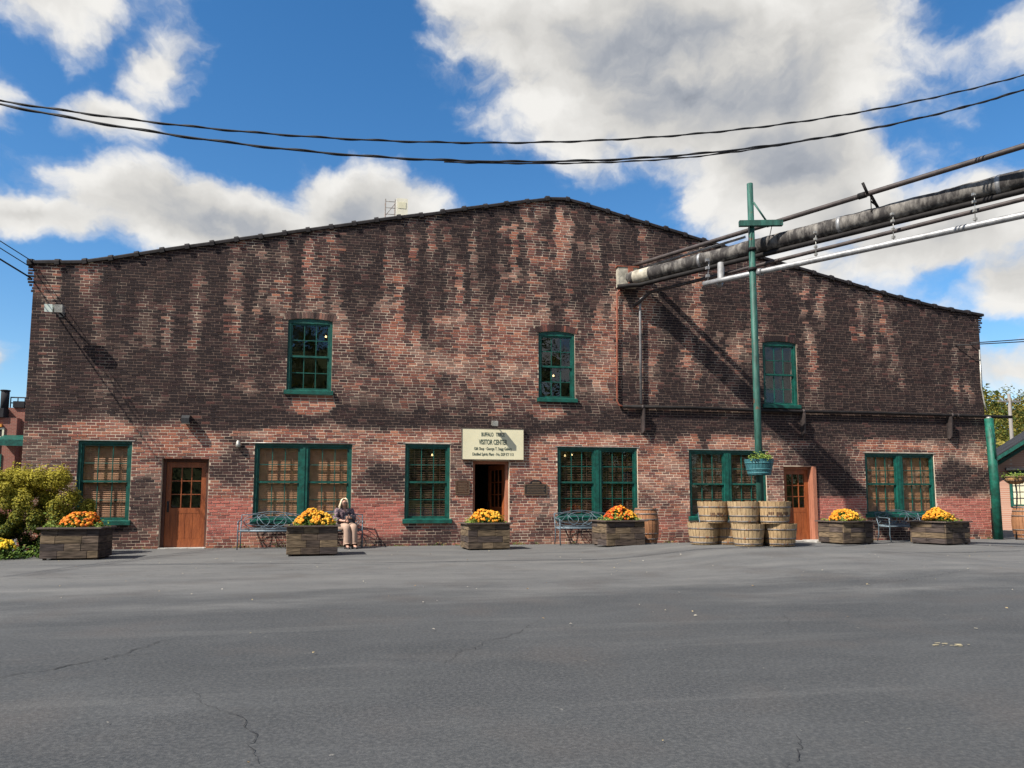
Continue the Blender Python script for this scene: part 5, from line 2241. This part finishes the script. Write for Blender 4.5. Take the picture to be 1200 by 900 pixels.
SHP = [(.03, .06, .014), (.07, .10, .018), (.16, .165, .022), (.24, .215, .026), (.31, .265, .03), (.37, .32, .04)]
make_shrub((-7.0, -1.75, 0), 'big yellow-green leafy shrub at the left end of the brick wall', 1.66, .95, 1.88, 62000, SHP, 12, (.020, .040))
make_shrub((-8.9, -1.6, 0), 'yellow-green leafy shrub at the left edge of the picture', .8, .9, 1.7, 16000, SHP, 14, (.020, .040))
bed = MB()
r_ = random.Random(9)
for i in range(2600):
    x, y = r_.uniform(-8.4, -5.75), r_.uniform(-3.15, -1.6)
    if y < -2.9 + .25 * math.sin(x * 5):
        continue
    leafquad(bed, (x, y, abs(r_.gauss(0, .12))), (r_.gauss(0, .5), r_.gauss(-.2, .5), 1), r_.uniform(.03, .055), r_.choice(GREENS + LIMES[:2]), r_, 1.5)
o = stuff(bed.build('ground_cover', 'leaf', fix=False))
o['label'] = 'low green ground cover at the foot of the left shrub'
o['category'] = 'plants'
make_mum((-6.85, -2.75, .12), .26, .24, .24, [(.72, .46, .02), (.78, .55, .04)], 'bright yellow chrysanthemum on the ground at the left edge', 71, nb=200)

wd = MB()
r_ = random.Random(19)
spots = [r_.uniform(-5.2, 18.6) for _ in range(46)]
for sx in spots:
    if any(OPEN[k][0] - .1 < sx < OPEN[k][1] + .1 for k in ('D1', 'D2', 'D3')):
        continue
    k_ = r_.uniform(.2, 1)
    for i in range(int(14 * k_) + 3):
        leafquad(wd, (sx + r_.gauss(0, .10 * k_ + .03), -.03 - abs(r_.gauss(0, .035)), .008 + abs(r_.gauss(0, .05 * k_))), (r_.gauss(0, .7), -.6, .8), r_.uniform(.012, .032), r_.choice(GREENS + [(.22, .15, .06), (.30, .22, .10), (.16, .11, .05)]), r_, 1.9)
for i in range(500):
    x = r_.uniform(-5.5, 18.6)
    leafquad(wd, (x, -.02 - abs(r_.gauss(0, .10)), .014), (r_.gauss(0, .25), r_.gauss(0, .25), 1), r_.uniform(.01, .03), r_.choice([(.22, .15, .07), (.30, .21, .10), (.14, .10, .06), (.36, .27, .12)]), r_, 1.4)
o = stuff(wd.build('weeds', 'leaf', fix=False))
o['label'] = 'small weeds and dead leaves along the foot of the wall'
o['category'] = 'weeds'

# ------------------------------------------------------------------ roof-top gear
t = thing('rooftop_vent', 'white box vent with a caged ladder rising behind the roofline', 'vent', (1.0, 3.2, 8.35))
mb = MB()
mb.box(.0, .34, -.15, .25, 0, 2.02)
mb.build('housing', 'white', t)
mb = MB()
mb.box(-.012, .352, -.162, .262, 1.0, 1.04)
mb.box(.05, .29, -.158, -.151, 1.7, 1.9)
mb.build('band', 'cream', t)
mb = MB()
for x in (-.33, -.04):
    for y in (-.12, .2):
        mb.tube([(x, y, -.05), (x, y, 1.98)], .014, 5)
for k in range(10):
    z = .2 * k + .1
    mb.tube([(-.33, -.12, z), (-.04, -.12, z)], .010, 5)
for k in range(4):
    mb.tube([(-.33, -.12, .45 * k + .1), (-.04, -.12, .45 * k + .5)], .009, 5)
    mb.tube([(-.33, .2, .45 * k + .1), (-.04, .2, .45 * k + .1)], .009, 5)
mb.build('caged_ladder', 'hoop', t)
mb = MB()
mb.box(-.34, .36, -.16, .27, -.25, .0)
mb.build('plinth', 'roof', t)

# ------------------------------------------------------------------ neighbours
# small gabled brick building at the right
t = thing('brick_cottage', 'small pale brick building with green gable trim at the right edge', 'building', (28.45, 3.25, 0), R(-37))
mb = MB()
hw, eav, rid = 4.62, 2.70, 5.85
mb.prism([(-hw, 0), (hw, 0), (hw, eav), (0, rid - .25), (-hw, eav)], 'y', 0, 9)
mb.build('wall', 'cottage', t)
sl = (rid - eav) / hw
for s in (-1, 1):
    mb = MB()
    x0, x1 = s * (hw + .45), 0.0
    z0, z1 = eav - .45 * sl, rid
    poly = [(x0, z0), (x1, z1), (x1, z1 + .14), (x0, z0 + .14)]
    mb.prism(poly, 'y', -.55, 9.4)
    rf = mb.build('roof', 'far_roof', t)
    mb = MB()
    mb.prism([(x0, z0 - .05), (x1, z1 - .05), (x1, z1 + .10), (x0, z0 + .10)], 'y', -.60, -.552)
    mb.build('rake_board', 'green', rf)
    mb = MB()
    mb.prism([(x0, z0 - .28), (x1, z1 - .28), (x1, z1 - .13), (x0, z0 - .13)], 'y', -.10, -.003)
    mb.build('frieze_board', 'green', rf)
for k, (xa, xb) in enumerate(((-4.12, -3.0), (-1.2, .0))):
    mb = MB()
    frame_ring(mb, xa, xb, .92, 2.30, .10, .10, .08, .08, -.05, -.002)
    W = mb.build('window', 'green', t)
    mb = MB()
    mb.box(xa + .1, xb - .1, -.02, -.004, 1.0, 2.22)
    mb.build('pane', 'cream', W)
    mb = MB()
    for i in range(1, 4):
        x = xa + .1 + (xb - xa - .2) * i / 4
        mb.box(x - .012, x + .012, -.032, -.021, 1.0, 2.22)
    for i in range(1, 5):
        z = 1.0 + 1.22 * i / 5
        mb.box(xa + .1, xb - .1, -.034, -.0215, z - .012, z + .012)
    mb.build('muntins', 'black_metal', W)
    mb = MB()
    mb.box(xa - .1, xb + .1, -.25, -.002, 2.33, 2.43)
    mb.build('hood', 'black_metal', W)

# works at the left edge
t = thing('brick_works', 'distant red brick works with flues behind the left corner of the building', 'building', (-21.5, 25, 0))
mb = MB()
mb.box(-6, 3.62, 0, 10, 0, 5.55)
mb.build('wall', 'factory', t)
mb = MB()
mb.box(2.95, 4.5, .5, 8, 0, 6.15)
mb.build('tower_wall', 'factory', t)
mb = MB()
mb.box(-6.1, 3.0, -.15, 10, 5.56, 6.05)
mb.build('roof', 'far_roof', t)
mb = MB()
mb.box(-6.1, 2.94, -.12, -.005, 5.05, 5.2)
mb.build('fascia', 'orange', t)
for x, zt in ((2.72, 7.05), (1.6, 6.8)):
    mb = MB()
    mb.tube([(x, .6, 6.0), (x, .6, zt)], .20, 10)
    mb.tube([(x, .6, zt), (x, .6, zt + .06)], .24, 10)
    mb.build('flue', 'far_roof', t)
mb = MB()
for i in range(5):
    mb.tube([(3.0 + .35 * i, .6, 6.15), (3.0 + .35 * i, .6, 6.75)], .03, 5)
mb.tube([(3.0, .6, 6.72), (4.4, .6, 6.72)], .035, 5)
mb.tube([(3.0, .6, 6.42), (4.4, .6, 6.42)], .035, 5)
mb.box(3.2, 3.75, .4, .9, 6.16, 6.5)
mb.build('railing', 'far_roof', t)
for k, (xa, xb) in enumerate(((2.1, 3.05), (-.2, 1.0), (-3, -1.8))):
    mb = MB()
    frame_ring(mb, xa, xb, 4.45, 5.0, .09, .09, .09, .09, -.06, -.003)
    W = mb.build('window', 'cream', t)
    mb = MB()
    mb.box(xa + .09, xb - .09, -.02, -.004, 4.54, 4.91)
    mb.build('pane', 'far_roof', W)
mb = MB()
mb.prism([(-.9, 4.0), (-.9, 4.32), (-.02, 4.62), (-.02, 4.2)], 'x', 3.05, 4.4)
mb.build('canopy', 'green', t)
mb = MB()
mb.box(1.6, 3.0, -.05, -.003, .0, 3.6)
mb.build('gate', 'green_post', t)
mb = MB()
mb.box(1.5, 2.9, -.04, -.003, 3.65, 4.3)
mb.build('dark_opening', 'far_roof', t)

# utility pole behind the cottage
t = thing('utility_pole', 'grey wooden utility pole with cross arm before the wooded hill', 'pole', (60.1, 40, 0))
mb = MB()
mb.tube([(0, 0, 0), (0, 0, 11.2)], [.2, .14], 8)
mb.build('shaft', 'grey_wood', t)
mb = MB()
mb.box(-1.2, 1.2, -.06, .06, 10.4, 10.55)
for x in (-1.0, -.5, .5, 1.0):
    mb.tube([(x, 0, 10.55), (x, 0, 10.75)], .05, 6)
mb.build('cross_arm', 'grey_wood', t)


# ------------------------------------------------------------------ wooded hill far behind, and an added one behind the camera
def hz_(x, y):
    return 22.5 * S(x, 20, 90) * S(y + .12 * np.abs(x - 60), 95, 190) * (.75 + .5 * fbm(x * .011 + 3, y * .006, 61, 3))


def hz_added_south(x, y):  # unseen hill behind the camera, added and shaped for the window reflections
    return 33 * S(-y, 78, 150) * (1 - .85 * S(x, 32, 60)) * (.8 + .4 * fbm(x * .011 + 9, y * .006, 64, 3))


def build_hill():
    xs, ys = np.linspace(-260, 420, 70), np.linspace(85, 420, 30)
    X, Y = np.meshgrid(xs, ys)
    Z = hz_(X, Y) - .6
    mb = MB()
    nx = len(xs)
    mb.add(np.stack([X, Y, Z], -1).reshape(-1, 3), [(j * nx + i, j * nx + i + 1, (j + 1) * nx + i + 1, (j + 1) * nx + i) for j in range(len(ys) - 1) for i in range(nx - 1)], smooth=True)
    struct(mb.build('hill', 'hill', fix=False))
    ys = np.linspace(-420, -75, 26)
    X, Y = np.meshgrid(xs, ys)
    Z = hz_added_south(X, Y) - .6
    mb = MB()
    mb.add(np.stack([X, Y, Z], -1).reshape(-1, 3), [(j * nx + i, j * nx + i + 1, (j + 1) * nx + i + 1, (j + 1) * nx + i) for j in range(len(ys) - 1) for i in range(nx - 1)], smooth=True)
    struct(mb.build('hill', 'hill', fix=False))  # the added hill, out of view
    r = random.Random(31)
    mb = MB()
    pal = [(.10, .115, .022), (.16, .15, .028), (.07, .095, .02), (.20, .165, .03), (.13, .10, .022), (.05, .075, .018), (.24, .20, .04)]
    for i in range(2000):
        if i >= 1500:
            x, y = r.uniform(-200, 200), r.uniform(-170, -80)  # trees of the added hill, out of view
        elif i < 900:
            x, y = r.uniform(95, 190), r.uniform(100, 195)
        else:
            x, y = r.uniform(60, 360), r.uniform(100, 200)
        z = float(hz_(np.array(x), np.array(y))) if y > 0 else float(hz_added_south(np.array(x), np.array(y)))
        R_ = r.uniform(2.2, 4.2) * (1.5 if y < 0 else 1)
        c = r.choice(pal)
        H = R_ * r.uniform(1.1, 1.6)
        for k in range(95 if i < 900 else 20):
            dv = Vector((r.gauss(0, 1), r.gauss(0, 1), r.gauss(.25, 1))).normalized()
            p = Vector((x, y, z + H)) + Vector((dv.x * R_, dv.y * R_, dv.z * H)) * r.uniform(.7, 1.03)
            kk = r.uniform(.7, 1.3)
            leafquad(mb, p, dv + Vector((0, 0, .3)), R_ * (r.uniform(.10, .20) if i < 900 else r.uniform(.22, .4)), tuple(v * kk for v in c), r, 1.3, .3)
    o = stuff(mb.build('far_wood', 'leaf', fix=False))
    o['label'] = 'far wooded hillside in yellowing leaf, with added unseen trees behind the camera'
    o['category'] = 'wood'


build_hill()
